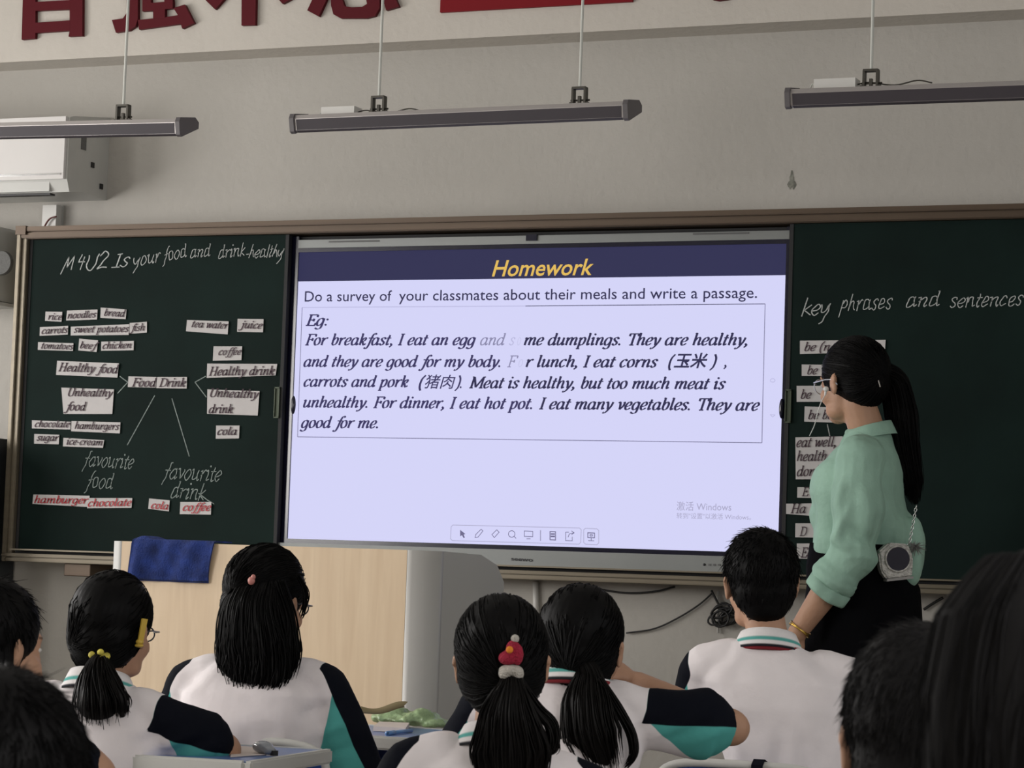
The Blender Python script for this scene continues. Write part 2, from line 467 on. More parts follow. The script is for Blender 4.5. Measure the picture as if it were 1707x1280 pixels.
BOWL = 'c 7.5 8 5.5 10 2.6 9 1 5 1.8 1 3.8 0 6 1.5 7.5 4.5'
G = {
 'a': (10.2, [BOWL, 'c 7.6 10 7.5 5 7.5 2 8.3 .1 10 1.8']),
 'b': (9.4, ['l .3 15.3 2 16 2 1', 'c 2 6 4 9.5 6.2 10 7.8 7.5 7 2 4.5 0 2 1']),
 'c': (8.2, ['c 6.8 8 6 10 3 9.2 1 5 2 1 4 0 7 2.2']),
 'd': (10.2, [BOWL, 'l 6 15.4 7.5 16 7.5 8', 'c 7.5 8 7.5 2 8.3 .1 10 1.8']),
 'e': (8.2, ['c 1.2 4 5 5 6.9 7.5 5.6 10 3 9.2 1 5 1.8 1 4 0 7 2.2']),
 'f': (6.4, ['c 9.8 14.5 8.4 16 6.3 14.5 5 9 4 0 2.5 -4.5 .5 -4.8 -.6 -3.7', 'l 1.5 9.6 8 9.6']),
 'g': (9.6, [BOWL, 'c 7.6 10 7.5 0 6.5 -4 3.5 -5 .6 -3.6']),
 'h': (10.3, ['l .3 15.3 2 16 2 0', 'c 2 5 4 9 6.3 10 7.5 8.2 7.3 3 7.9 .3 9.8 1.8']),
 'i': (5.3, ['c 0 8.5 2 10 2 2 2.8 .1 4.6 1.8', 'd 2.6 14.4']),
 'j': (5.3, ['c .5 8.5 2.5 10 2.3 0 .8 -4 -1.5 -4.8 -2.8 -3.6', 'd 3 14.4']),
 'k': (9.2, ['l .3 15.3 2 16 2 0', 'c 2 4.5 5.3 9.6 7.5 9.2 6.5 6 2.8 5', 'c 4 5.2 6.2 .6 7.5 .2 9 1.8']),
 'l': (5.3, ['l .3 15.3 2 16 2 8', 'c 2 8 2 2 2.8 .1 4.6 1.8']),
 'm': (15.2, ['l 0 9 2 10 2 0', 'c 2 5 4 9 6 10 7.1 8.2 7 4 7 0', 'c 7 5 9 9 11 10 12.3 8.2 12.1 3 12.7 .3 14.6 1.8']),
 'n': (10.3, ['l 0 9 2 10 2 0', 'c 2 5 4 9 6.3 10 7.5 8.2 7.3 3 7.9 .3 9.8 1.8']),
 'o': (9.1, ['o 4.2 10 1.8 8.5 1 4.5 2.4 .7 4.2 0 6.8 1.5 7.6 5.5 6.3 9.2 4.2 10']),
 'p': (9.6, ['l 0 9 2 10 2 -5', 'l .2 -5 4 -5', 'c 2 6 4 9.5 6.2 10 7.8 7.5 7 2 4.5 0 2 1']),
 'r': (7.6, ['l 0 9 2 10 2 0', 'c 2 5 4.3 9 6.2 10 7.3 9']),
 's': (7.4, ['c 6.2 8 5.5 9.8 3.3 10 1.5 8.2 3 5.8 5.3 3.8 5.3 1.2 3 -.1 .5 1.8']),
 't': (5.9, ['c 3.2 13.5 2.4 8 2 2 2.8 .1 4.8 1.6', 'l .3 9.6 5.5 9.6']),
 'u': (10.3, ['c 0 8.8 1.8 10 1.6 3 2.8 .2 5 1 7.3 4.5', 'c 7.5 10 7.5 2 8.3 .1 10 1.8']),
 'v': (8.3, ['c 0 9 1.8 9.8 3 5 3.5 .2', 'c 3.5 .2 6.5 4.5 7.3 8.5 6.5 10']),
 'w': (12.8, ['c 0 9 1.8 9.8 2.6 4 3.2 .2', 'l 3.2 .2 7 9.5 7.8 .2', 'c 7.8 .2 11 4.5 11.8 8.5 11 10']),
 'x': (8.6, ['c .5 9 2.2 9.6 4 5 6 .4 8 1.6', 'l 7.5 9.8 .5 0']),
 'y': (8.8, ['c 0 9 1.8 9.8 3.2 5 4 0', 'c 8 9.8 6.8 4 3.5 -2.5 1 -4.8 -.6 -4']),
 'F': (10.6, ['l 3 15 3 0', 'l .8 15 11 15 10.8 12', 'l 3 7.8 8 7.8', 'l 8 9.5 8 6', 'l .8 0 5.2 0']),
 'E': (11.6, ['l 3 15 3 0', 'l .8 15 10.8 15 10.8 12', 'l 3 7.8 7.8 7.8', 'l 7.8 9.5 7.8 6', 'l .8 0 10.6 0 11.4 3.3']),
 'I': (6.2, ['l 3 15 3 0', 'l .8 15 5.2 15', 'l .8 0 5.2 0']),
 'M': (17, ['l 2.5 15 2.5 0', 'l .5 0 4.5 0', 'l .5 15 2.8 15', 'l 2.8 15 8 1', 'l 8 1 14.5 15', 'l 14.5 15 14.5 0',
            'l 12.3 0 16.7 0', 'l 14.5 15 16.7 15']),
 'T': (11, ['l 6 15 6 0', 'l 3.6 0 8.4 0', 'l .8 12 1 15 11.2 15 11 12']),
 'H': (14, ['l 3 15 3 0', 'l 11 15 11 0', 'l 3 7.6 11 7.6', 'l .9 15 5.1 15', 'l .9 0 5.1 0', 'l 8.9 15 13.1 15', 'l 8.9 0 13.1 0']),
 'U': (13.6, ['c 2.8 15 2.8 5 4 1 7 -.2 10 1 11.2 5 11.2 15', 'l .8 15 5 15', 'l 9.4 15 13.2 15']),
 'D': (13.6, ['l 3 15 3 0', 'l .8 15 6 15', 'c 6 15 11 13 12.5 7.5 11 2 6 0', 'l .8 0 6 0']),
 '.': (4.4, ['d 1.6 .9']), ',': (4.4, ['d 1.7 1.1', 'c 2.4 1.2 2.3 -1 .6 -3']),
 ':': (5, ['d 2 1', 'd 2 8.5']), "'": (3.5, ['l 2 16 1.6 12']),
 '(': (6, ['c 5 17 2 12 1.2 6 2 0 4 -4']), ')': (6, ['c 1.6 17 4.2 12 4.6 6 3.6 0 .6 -4']),
 '-': (6, ['l .8 5 4.8 5']), '?': (8, ['c 1 12 3 15 6 14 6.5 11 4 8 3.6 4.5', 'd 3.4 1']),
 # plain stroke forms for the chalk handwriting
 '2': (9, ['c 1 11 3.5 15 7 13 6 8 1 .5 4 .8 8.5 .6']), '4': (9, ['c 3.5 14 2.6 8 2 6.5 4 6.8 8.8 7.2', 'l 6.6 12 5.4 -1']),
}
GH = dict(G)      # handwriting forms
GH.update({
 'M': (15, ['l 0 -3 5 14', 'l 5 14 5.4 3', 'l 5.4 3 11 14', 'l 11 14 10.6 1']),
 'U': (9, ['c 0 13 0 5 2 0 6 1 8.5 13']),
 'I': (5, ['l 3 14 2.4 0', 'l .5 13.6 4.6 14.6', 'l -1 0 5 -.4']),
 'f': (7, ['c 7.6 16 5.6 15 4 6 2 -3 .4 -6', 'l 1 7.5 6.5 8.2']),
 'y': (9, ['c 0 9 .6 3 3.6 2 7 8', 'c 7.4 9.4 6.2 0 3.5 -6 1 -8']),
 'g': (9, ['c 7 9 4 10 1.5 7 3 3 7 7.5', 'c 7.2 9 6.6 -1 3.5 -7 .6 -9']),
 'k': (8, ['l 2.4 16 1 0', 'l 7 9.5 1.8 5 8 0']),
 'l': (4, ['l 2.4 16 1.2 0']), 'h': (8.4, ['l 2.4 16 1 0', 'c 1.4 4 4 9 6 7.5 6.4 2 7.6 .4']),
 'p': (8.6, ['l 2 11 .4 -6', 'c 1.6 8 5 11 7 8 5 4 1.6 4']),
})


def text_strokes(txt, font, shear):
    x = 0; out = []
    for ch in txt:
        if ch == ' ': x += 5.6; continue
        adv, st = font[ch]
        for s_ in st:
            k, *n = s_.split(); n = [float(q) for q in n]; P = list(zip(n[::2], n[1::2]))
            if k == 'd': out.append(('d', [(x+P[0][0]+shear*P[0][1], P[0][1])]))
            else:
                if k == 'c': P = cr(P)
                elif k == 'o': P = cr(P, closed=True)
                elif k == 'l' and len(P) > 2:
                    pass
                out.append((k, [(x+a+shear*b, b) for a, b in P]))
        x += adv+0.2
    return out, x


def nib_mesh(mb, strokes, O, U, V, sx, sy, thick, thin, N, nibang=0.30, dot=1.5):
    """2D strokes (glyph units) swept with a broad nib on plane O + U*x*sx + V*y*sy (in mb)"""
    O, U, V, N = [np.array(q, float) for q in (O, U, V, N)]
    for k, P in strokes:
        P = np.array(P, float)
        if k == 'd':
            a = np.arange(8)*PI/4
            c = np.stack([P[0][0]+dot*np.cos(a), P[0][1]+dot*np.sin(a)], 1)
            mb.add([O+U*q[0]*sx+V*q[1]*sy+N for q in c], [tuple(range(8))]); continue
        segs = [P] if k != 'l' else [P[i:i+2] for i in range(len(P)-1)]
        for S in segs:
            T = np.gradient(S, axis=0); T /= np.linalg.norm(T, axis=1)[:, None]+1e-9
            ang = np.arctan2(T[:, 1], T[:, 0])
            wd = thin+(thick-thin)*np.abs(np.sin(ang-nibang))
            S = S.copy(); e = 0.25*thin
            S[0] -= T[0]*e; S[-1] += T[-1]*e
            nrm = np.stack([-T[:, 1], T[:, 0]], 1)*wd[:, None]/2
            L, R_ = S+nrm, S-nrm
            n = len(S)
            vv = [O+U*q[0]*sx+V*q[1]*sy+N for q in np.concatenate([L, R_])]
            mb.add(vv, [(i, n+i, n+i+1, i+1) for i in range(n-1)])


def write(txt, p0, p1, xh, mb=None, font=G, shear=0.27, thick=2.3, thin=0.75, up=(0, 0, 1), lift=0.0008, dot=1.5, wave=0.0):
    """write txt so it spans world points p0..p1 (baseline) with x-height xh metres"""
    mb = mb or MB()
    st, W = text_strokes(txt, font, shear)
    if wave:
        g = random.Random(len(txt)*7+ord(txt[0]))
        ph = g.random()*6
        st = [(k, [(a+wave*math.sin(b*.5+a*.31+ph), b+wave*math.sin(a*.37+ph)) for a, b in P]) for k, P in st]
    p0, p1 = np.array(p0, float), np.array(p1, float)
    U = p1-p0; L = np.linalg.norm(U); U /= L
    up = np.array(up, float); V = up-U*np.dot(up, U); V /= np.linalg.norm(V)
    N = np.cross(U, V)*lift
    nib_mesh(mb, st, p0, U, V, L/W, xh/10, thick, thin, N, dot=dot)
    return mb


def font_mesh(txt, p0, p1, h=None, shear=0.0, bold=0.0, extrude=0.0, lift=0.0008):
    """Blender's own font as mesh, spanning p0..p1; h = height of a capital/character"""
    c = bpy.data.curves.new('t', 'FONT'); c.body = txt; c.size = 1.0; c.offset = bold; c.shear = shear; c.extrude = extrude
    c.resolution_u = 3
    o = bpy.data.objects.new('t', c); COL.objects.link(o)
    me = bpy.data.meshes.new_from_object(o.evaluated_get(bpy.context.evaluated_depsgraph_get()))
    bpy.data.objects.remove(o); bpy.data.curves.remove(c)
    v = getv(me); x0, x1 = v[:, 0].min(), v[:, 0].max()
    p0, p1 = np.array(p0, float), np.array(p1, float)
    U = p1-p0; L = np.linalg.norm(U); U /= L; V = np.array([0, 0, 1.0]); V = V-U*np.dot(V, U); V /= np.linalg.norm(V)
    N = np.cross(U, V)
    sx = L/(x1-x0); sy = sx if h is None else h/0.72
    out = p0+np.outer((v[:, 0]-x0)*sx, U)+np.outer(v[:, 1]*sy, V)+np.outer(v[:, 2]+lift+extrude, N)
    setv(me, out); return me


# ================================================================== THE ROOM
WY = 0.10                                      # front wall plane
XL, XR, YB, ZC = -2.7, 5.1, -9.3, 3.35


def boxobj(name, lo, hi, m, parent=None, bevel=0.0):
    lo, hi = np.array(lo, float), np.array(hi, float)
    mb = MB().box((lo+hi)/2, hi-lo); me = mb.mesh(name)
    if bevel:
        bm = bmesh.new(); bm.from_mesh(me)
        bmesh.ops.bevel(bm, geom=bm.edges[:], offset=bevel, segments=3, affect='EDGES', profile=0.5); bm.to_mesh(me); bm.free()
    return link(name, me, m, parent, smooth=False)


struct(boxobj('floor', (XL-.2, YB-.2, -.1), (XR+.2, WY+.15, 0), M['floor']))
struct(boxobj('ceiling', (XL-.2, YB-.2, ZC), (XR+.2, WY+.15, ZC+.1), M['ceiling']))
struct(boxobj('wall_front', (XL-.2, WY, 0), (XR+.2, WY+.15, ZC), M['wall']))
struct(boxobj('wall_back', (XL-.2, YB-.15, 0), (XR+.2, YB, ZC), M['wall']))
ZW0, ZW1 = 1.05, 2.75


def side_wall(name, x, wins, sgn):
    mb = MB(); x0, x1 = (x-.15, x) if sgn < 0 else (x, x+.15)
    ys = sorted(wins); cur = YB
    B = lambda y0, y1, z0, z1: mb.box(((x0+x1)/2, (y0+y1)/2, (z0+z1)/2), (x1-x0, y1-y0, z1-z0))
    B(YB, WY, 0, ZW0); B(YB, WY, ZW1, ZC)
    for a, b in ys: B(cur, a, ZW0, ZW1); cur = b
    B(cur, WY, ZW0, ZW1)
    struct(link(name, mb.mesh(), M['wall']))


WL = [(-7.0, -4.2), (-3.2, -1.0)]; WR = [(-7.6, -4.8), (-3.4, -1.4)]
side_wall('wall_left', XL, WL, -1); side_wall('wall_right', XR, WR, 1)
k = 0
for X, ws in ((XL-.08, WL), (XR+.08, WR)):
    for a, b in ws:
        k += 1; mb = MB()
        for y in (a+.02, (a+b)/2, b-.02): mb.box((X, y, (ZW0+ZW1)/2), (.05, .05, ZW1-ZW0))
        for z in (ZW0+.02, 2.2, ZW1-.02): mb.box((X, (a+b)/2, z), (.05, b-a, .05))
        struct(link('window_%d' % k, mb.mesh(), M['whiteplastic']))

# roof beam across the top of the front wall, its underside seen from below
ZB = 2.79
beam = struct(boxobj('beam', (XL, WY-.14, ZB), (XR, WY, ZC), M['beam']))
BY = WY-.14
struct(boxobj('stage', (-1.6, -1.75, 0), (3.4, WY, .10), M['stage']))
struct(boxobj('baseboard_front', (XL, WY-.012, .10), (XR, WY, .22), M['podgrey']))
# worn patch of plaster above the board
mb = MB()
for i in range(26):
    a = i/26*2*PI; r = .8+.25*math.sin(3*a)+.15*math.sin(7*a)
    q = on(1320+7*r*math.cos(a), 303+17*r*math.sin(a), WY); mb.v.append(np.array([[q[0], WY-.0012, q[2]]]))
mb.f = [tuple(range(26))]; mb.n = 26
struct(link('plaster_scar', mb.mesh(), mat('scuffed_plaster', (0.20, 0.20, 0.17), 0.9, var=0.5, vscale=60)))

# ================================================================== BIG RED CHARACTERS ON THE BEAM
def px1(*p): return [(p[i]/3.048, p[i+1]/3.048) for i in range(0, len(p), 2)]
def px2(*p): return [(480+p[i]/2.753, p[i+1]/2.753) for i in range(0, len(p), 2)]
CH = [('dark red block character, leftmost on the cream beam, with horizontal bars inside',
       [px1(135, -240, 192, -240, 192, 172, 190, 200, 122, 206), px1(366, -240, 432, -240, 430, 187, 360, 190, 366, 160),
        px1(188, 15, 368, 5, 368, 52, 188, 60), px1(188, 120, 368, 108, 368, 160, 188, 172), px1(188, -100, 368, -110, 368, -65, 188, -55),
        px1(188, -240, 368, -250, 368, -200, 188, -190), px1(250, -330, 312, -332, 290, -240, 232, -240)]),
      ('dark red block character crossed by the leftmost hanging rod',
       [px1(655, -110, 712, -110, 712, 100, 700, 138, 668, 160, 600, 170, 580, 106, 636, 98, 655, 70),
        px1(712, 106, 850, 92, 925, 80, 935, 125, 718, 155), px1(735, -90, 775, -90, 780, 60, 735, 62), px1(775, 20, 890, 10, 890, 48, 775, 60),
        px1(845, -90, 885, -90, 890, 45, 848, 52), px1(790, 50, 850, 46, 850, 98, 790, 102), px1(893, 46, 950, 28, 998, 122, 938, 150, 915, 80),
        px1(590, -300, 712, -308, 712, -258, 590, -250), px1(664, -262, 712, -262, 712, -165, 664, -165), px1(590, -205, 712, -212, 712, -164, 590, -156),
        px1(590, -170, 636, -170, 636, -75, 590, -75), px1(590, -118, 712, -124, 712, -78, 590, -72), px1(760, -300, 950, -310, 950, -265, 760, -255),
        px1(760, -262, 800, -262, 800, -165, 760, -165), px1(912, -270, 950, -270, 950, -170, 912, -170), px1(760, -200, 950, -208, 950, -165, 760, -157),
        px1(735, -118, 935, -128, 935, -85, 735, -75), px1(895, -90, 935, -90, 935, -8, 895, -8), px1(838, -160, 880, -160, 880, -118, 838, -118)]),
      ('dark red block character with one central vertical leg between two slanting strokes',
       [px1(1130, -90, 1210, -90, 1150, 0, 1103, 52, 1055, 5), px1(1240, -160, 1314, -160, 1308, 132, 1238, 134), px1(1370, -60, 1420, -90, 1500, -5, 1446, 24),
        px1(1050, -285, 1510, -305, 1510, -250, 1050, -230), px1(1215, -240, 1300, -245, 1240, -150, 1160, -60, 1110, -95)]),
      ('dark red block character with a curved hook at its foot beside the red plaque',
       [px2(150, -60, 195, -60, 185, 5, 150, 80, 98, 52), px2(205, -60, 258, -60, 258, 0, 268, 32, 300, 38, 350, 36, 372, 22, 368, 0, 430, -10, 430, 40, 408, 78, 370, 88, 250, 88, 218, 70, 207, 30),
        px2(430, -50, 480, -60, 518, 35, 460, 52),
        px2(225, -300, 264, -302, 264, -90, 225, -88), px2(378, -308, 418, -310, 418, -98, 378, -96), px2(264, -300, 378, -306, 378, -268, 264, -262),
        px2(264, -235, 378, -240, 378, -205, 264, -200), px2(264, -172, 378, -177, 378, -142, 264, -137), px2(264, -122, 378, -128, 378, -94, 264, -90), px2(300, -365, 350, -368, 330, -306, 282, -302)]),
      ('red stroke tip of a character at the top edge, right of the plaque',
       [[(1190, -40), (1222, -44), (1220, 0), (1200, 3), (1190, 1)]])]
for lb_, polys in CH:
    c = sum([on(x, y, BY) for x, y in polys[0]])/len(polys[0]); c[1] = BY
    t = thing('wall_character', lb_, 'sign letter', c, 0, 'characters of the slogan on the beam')
    for k_, P in enumerate(polys):
        Q = [on(x, y, BY)-c for x, y in P]
        mb = MB(); mb.prism([(q[0], q[2]) for q in Q], (0, 0, 0), (1, 0, 0), (0, 0, 1), (0, -.015-.0002*k_, 0))
        link('stroke', mb.mesh(), M['redpaint'], t)
a, b = on(736, 22, BY), on(1056, 3, BY)
o = boxobj('red_plaque', (a[0], BY-.012, a[2]-.0), (b[0], BY, a[2]+.28), M['redplaque'])
tag(o, 'plain red rectangular plaque on the cream beam above the middle lamp', 'plaque')

# ================================================================== BLACKBOARD FRAME, PANELS, DISPLAY
FY = -.05                                       # front of the frame
pz = lambda px, py, y=0.0: on(px, py, y)[2]
pxx = lambda px, py, y=0.0: on(px, py, y)[0]
ZT = pz(853, 359, FY)                           # top of the frame
ZB0 = pz(60, 937, FY)                           # bottom of the frame
X0 = pxx(19, 640, FY); X1 = 1.65+(0-X0)
fr = thing('blackboard_frame', 'long bronze aluminium frame around the green boards and the screen', 'frame', (0, 0, 0))


def rail(name, lo, hi, m, groove_axis):
    mb = MB()
    lo, hi = np.array(lo, float), np.array(hi, float)
    mb.box((lo+hi)/2, hi-lo)
    d = hi-lo
    if groove_axis == 'x':                      # proud upper and lower beads leave a groove
        h = d[2]
        mb.box(((lo[0]+hi[0])/2, lo[1]-.006, hi[2]-h*.22), (d[0], .014, h*.40))
        mb.box(((lo[0]+hi[0])/2, lo[1]-.004, lo[2]+h*.26), (d[0], .010, h*.44))
    else:
        mb.box((lo[0]+d[0]*.25, lo[1]-.005, (lo[2]+hi[2])/2), (d[0]*.46, .012, d[2]))
    me = mb.mesh(); bm = bmesh.new(); bm.from_mesh(me)
    bmesh.ops.bevel(bm, geom=bm.edges[:], offset=.002, segments=2, affect='EDGES'); bm.to_mesh(me); bm.free()
    return link(name, me, m, fr)


TR = .042
rail('top_rail', (X0, FY, ZT-TR), (X1, WY, ZT), M['bronze'], 'x')
rail('bottom_rail', (X0, FY, ZB0), (X1, WY, ZB0+.028), M['champagne'], 'x')
rail('side_rail', (X0, FY, ZB0), (X0+.034, WY, ZT-.002), M['champagne'], 'z')
rail('side_rail', (X1-.034, FY, ZB0), (X1, WY, ZT-.002), M['champagne'], 'z')
link('corner_cap', MB().box((X0+.018, FY-.002, ZT-.014), (.040, .03, .030)).mesh(), M['bronze'], fr)
link('back_panel', MB().box(((X0+X1)/2, WY-.012, (ZT+ZB0)/2), (X1-X0-.02, .02, ZT-ZB0-.02)).mesh(), M['gap'], fr)
ZL = pz(100, 918, FY)
link('chalk_ledge', MB().box(((X0+X1)/2, FY-.012, ZL), (X1-X0-.1, .05, .005)).mesh(), M['champagne'], fr)
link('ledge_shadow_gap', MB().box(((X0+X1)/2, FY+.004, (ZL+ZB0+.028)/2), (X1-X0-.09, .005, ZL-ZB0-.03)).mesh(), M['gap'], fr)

PY = -.032                                      # face of the sliding boards
pT = ZT-TR-.001; pB = ZL+.003
XA = pxx(474, 600, PY)                          # right edge of the left board
XB = pxx(1311, 600, PY)                         # left edge of the right board


def sliding_board(name, xa, xb, label):
    t = thing(name, label, 'chalkboard', ((xa+xb)/2, PY, pB))
    L = (xa+xb)/2
    def P(nm, lo, hi, m):
        lo = np.array(lo, float)-(L, PY, pB); hi = np.array(hi, float)-(L, PY, pB)
        return link(nm, MB().box((lo+hi)/2, hi-lo).mesh(), m, t)
    P('writing_surface', (xa+.012, PY, pB), (xb-.012, PY+.018, pT), M['board'])
    P('edge_strip', (xa, PY-.002, pB), (xa+.012, PY+.02, pT), M['gap'])
    P('edge_strip', (xb-.012, PY-.002, pB), (xb, PY+.02, pT), M['gap'])
    return t


lb = sliding_board('chalkboard', X0+.036, XA, 'green sliding chalkboard left of the screen, with mind map of word cards')
rb = sliding_board('chalkboard', XB, X1-.044, 'green sliding chalkboard right of the screen, behind the teacher')
# recessed handles
for t, (cx_, cy_) in ((lb, (462, 671)), (rb, (1314, 677))):
    p = on(cx_, cy_, PY-.003)-np.array(t.location)
    mb = MB(); 
    h = .048; w_ = .008
    for s_ in (-1, 1): mb.box(p+np.array([s_*w_, -.002, 0]), (.003, .006, h*2))
    for s_ in (-1, 1): mb.box(p+np.array([0, -.002, s_*h]), (w_*2+.003, .006, .004))
    mb.box(p+np.array([0, .001, 0]), (w_*2, .002, h*2))
    link('recessed_handle', mb.mesh(), mat('dull_green_metal', (0.05, 0.065, 0.04), 0.5, metal=0.3), t)


def chalk(txt, x0, y0, x1, y1, xh, t, font=GH, shear=0.28, m='chalk', th=1.05, wave=0.5):
    a, b = on(x0, y0, PY-.001), on(x1, y1, PY-.001)
    loc = np.array(t.location)
    ppm = 4429/8.35
    mb = write(txt, a-loc, b-loc, xh/ppm, font=font, shear=shear, thick=th, thin=th*.8, wave=wave, dot=1.0)
    return link('chalk_writing', mb.mesh(), M[m], t)


def chalk_line(pts, t, m='chalk', r=1.0):
    loc = np.array(t.location); mb = MB()
    P = [on(x, y, PY-.0012)-loc for x, y in pts]
    for a, b in zip(P[:-1], P[1:]):
        d = b-a; d /= np.linalg.norm(d); n = np.cross(d, (0, 1, 0))*.0016*r
        mb.add([a-n, b-n, b+n, a+n], [(0, 1, 2, 3)])
    return link('chalk_line', mb.mesh(), M[m], t)


chalk('M4', 103, 452, 140, 448, 18, lb); chalk('U2', 143, 450, 178, 447, 20, lb)
chalk('Is', 188, 446, 215, 443, 16, lb); chalk('your', 222, 444, 267, 436, 15, lb)
chalk('food', 272, 436, 311, 428, 15, lb); chalk('and', 316, 430, 350, 427, 14, lb)
chalk('drink', 363, 431, 408, 426, 14, lb); chalk('-healthy', 408, 430, 472, 428, 14, lb, wave=.7)
chalk('favourite', 139, 776, 221, 782, 17, lb, m='chalkfaint'); chalk('food', 143, 812, 187, 815, 18, lb, m='chalkfaint')
chalk('favourite', 272, 797, 367, 803, 18, lb, m='chalkfaint'); chalk('drink', 283, 829, 340, 834, 18, lb, m='chalkfaint')
chalk_line([(331, 822), (345, 833), (357, 840)], lb, 'chalkfaint')
for L in ([(199.5, 627), (213, 637), (196, 655.5)], [(343, 627), (325, 637), (344, 662)], [(258, 659), (212, 742)], [(286.5, 664), (315.6, 761)]):
    chalk_line(L, lb, 'chalkfaint', 1.0)
chalk('key', 1335, 527, 1384, 523, 17, rb); chalk('phrases', 1400, 519, 1486, 514, 16, rb)
chalk('and', 1508, 512, 1565, 510, 15, rb); chalk('sentences', 1582, 513, 1704, 509, 15, rb)
chalk_line([(1379, 707), (1384, 730)], rb, 'chalk', .8)


# ---- word cards
def card(quad, lines, label, ink='ink', fit=None, ratio=.36, xpad=.05, thick=2.5):
    """quad: TL TR BR BL in pixels; lines of text spread over the card"""
    Q = [on(x, y, PY-.0045) for x, y in quad]
    c = sum(Q)/4
    t = thing('word_card', label, 'card', c, 0, 'word cards stuck on the chalkboards')
    g = random.Random(label)
    # paper: a thin sheet with slightly lifted corners
    n = 5; V = []
    TL, TR_, BR, BL = [q-c for q in Q]
    for layer in (0, 1):
        for i in range(n):
            for j in range(n):
                s_, r_ = i/(n-1), j/(n-1)
                p = (TL*(1-s_)+TR_*s_)*(1-r_)+(BL*(1-s_)+BR*s_)*r_
                p = p+np.array([0, .0012*layer-.0009*math.cos(s_*5+g.random()*.5), 0]); V.append(p)
    f = []
    for i in range(n-1):
        for j in range(n-1):
            a = i*n+j; f.append((a, a+1, a+n+1, a+n)); f.append(tuple(q+n*n for q in (a, a+n, a+n+1, a+1)))
    ring = [(i*n) for i in range(n)]+[(n-1)*n+j for j in range(1, n)]+[i*n+n-1 for i in range(n-2, -1, -1)]+[j for j in range(n-2, 0, -1)]
    for a, b in zip(ring, ring[1:]+ring[:1]): f.append((a, b, b+n*n, a+n*n))
    me = MB().add(V, f).mesh(); link('sheet', me, M['paper'], t)
    k = len(lines)
    H = np.linalg.norm(TL-BL)
    for i, (s_, x0, x1, yb, xh) in enumerate(lines):
        a = on(x0, yb[0], PY-.0045)-c; b = on(x1, yb[1], PY-.0045)-c
        link('lettering', write(s_, a, b, xh/530, thick=thick, thin=.9, lift=.0024).mesh(), M[ink], t)
    return t


def c4(*p): return [(p[i]/3.414, 340+p[i+1]/3.414) for i in range(0, len(p), 2)]
def c5(*p): return [(p[i]/3.368, 600+p[i+1]/3.368) for i in range(0, len(p), 2)]
def l4(s, x0, x1, y0, y1, xh): return (s, x0/3.414, x1/3.414, (340+y0/3.414, 340+y1/3.414), xh/3.414)
def l5(s, x0, x1, y0, y1, xh): return (s, x0/3.368, x1/3.368, (600+y0/3.368, 600+y1/3.368), xh/3.368)


W_ = 'small white paper card reading "%s" in dark italic letters, on the left chalkboard'
card(c4(260, 612, 355, 614, 350, 670, 257, 665), [l4('rice', 272, 350, 658, 660, 26)], W_ % 'rice')
card(c4(382, 607, 555, 600, 552, 657, 377, 663), [l4('noodles', 383, 545, 652, 645, 26)], W_ % 'noodles')
card(c4(574, 589, 720, 600, 715, 655, 572, 648), [l4('bread', 590, 708, 636, 642, 27)], W_ % 'bread')
card(c4(228, 701, 388, 693, 386, 743, 226, 750), [l4('carrots', 236, 384, 740, 733, 26)], W_ % 'carrots')
card(c4(404, 698, 736, 684, 732, 745, 403, 748), [l4('sweet potatoes', 420, 730, 732, 728, 27)], W_ % 'sweet potatoes')
card(c4(739, 677, 836, 670, 836, 732, 737, 738), [l4('fish', 745, 824, 724, 720, 27)], W_ % 'fish')
card(c4(217, 786, 418, 792, 415, 836, 216, 830), [l4('tomatoes', 232, 414, 822, 828, 25)], W_ % 'tomatoes')
card(c4(452, 766, 558, 776, 550, 842, 446, 833), [l4('beef', 452, 542, 820, 826, 26)], W_ % 'beef')
card(c4(577, 783, 762, 779, 760, 832, 576, 835), [l4('chicken', 582, 748, 824, 820, 26)], W_ % 'chicken')
card(c4(1065, 660, 1301, 668, 1296, 742, 1059, 724), [l4('tea water', 1088, 1296, 700, 710, 27)], W_ % 'tea water')
card(c4(1353, 653, 1500, 655, 1497, 730, 1350, 727), [l4('juice', 1372, 1490, 706, 710, 28)], W_ % 'juice')
card(c4(1216, 810, 1378, 810, 1374, 888, 1212, 892), [l4('coffee', 1242, 1372, 860, 858, 27)], W_ % 'coffee')
card(c4(326, 892, 677, 907, 668, 988, 320, 972), [l4('Healthy food', 332, 668, 950, 964, 33)], 'larger white card reading "Healthy food", above the unhealthy food card')
card(c4(1180, 908, 1578, 910, 1568, 975, 1177, 990), [l4('Healthy drink', 1188, 1560, 976, 972, 33)], 'larger white card reading "Healthy drink", with torn right edge')
card(c5(722, 92, 878, 95, 874, 155, 718, 152), [l5('Food', 740, 872, 148, 150, 32)], 'white card reading "Food", centre of the mind map, left of the drink card')
card(c5(882, 95, 1050, 95, 1048, 160, 878, 158), [l5('Drink', 892, 1040, 150, 150, 32)], 'white card reading "Drink", centre of the mind map, right of the food card')
card(c5(345, 155, 640, 165, 630, 303, 357, 303), [l5('Unhealthy', 375, 628, 202, 206, 30), l5('food', 368, 478, 282, 284, 32)], 'big white card of two lines reading "Unhealthy food"')
card(c5(1165, 165, 1457, 175, 1447, 312, 1163, 302), [l5('Unhealthy', 1172, 1446, 206, 214, 32), l5('drink', 1170, 1306, 298, 298, 32)], 'big white card of two lines reading "Unhealthy drink"')
card(c5(180, 338, 396, 347, 395, 390, 180, 384), [l5('chocolate', 194, 390, 376, 378, 26)], 'small white card reading "chocolate" in dark letters, above the sugar card')
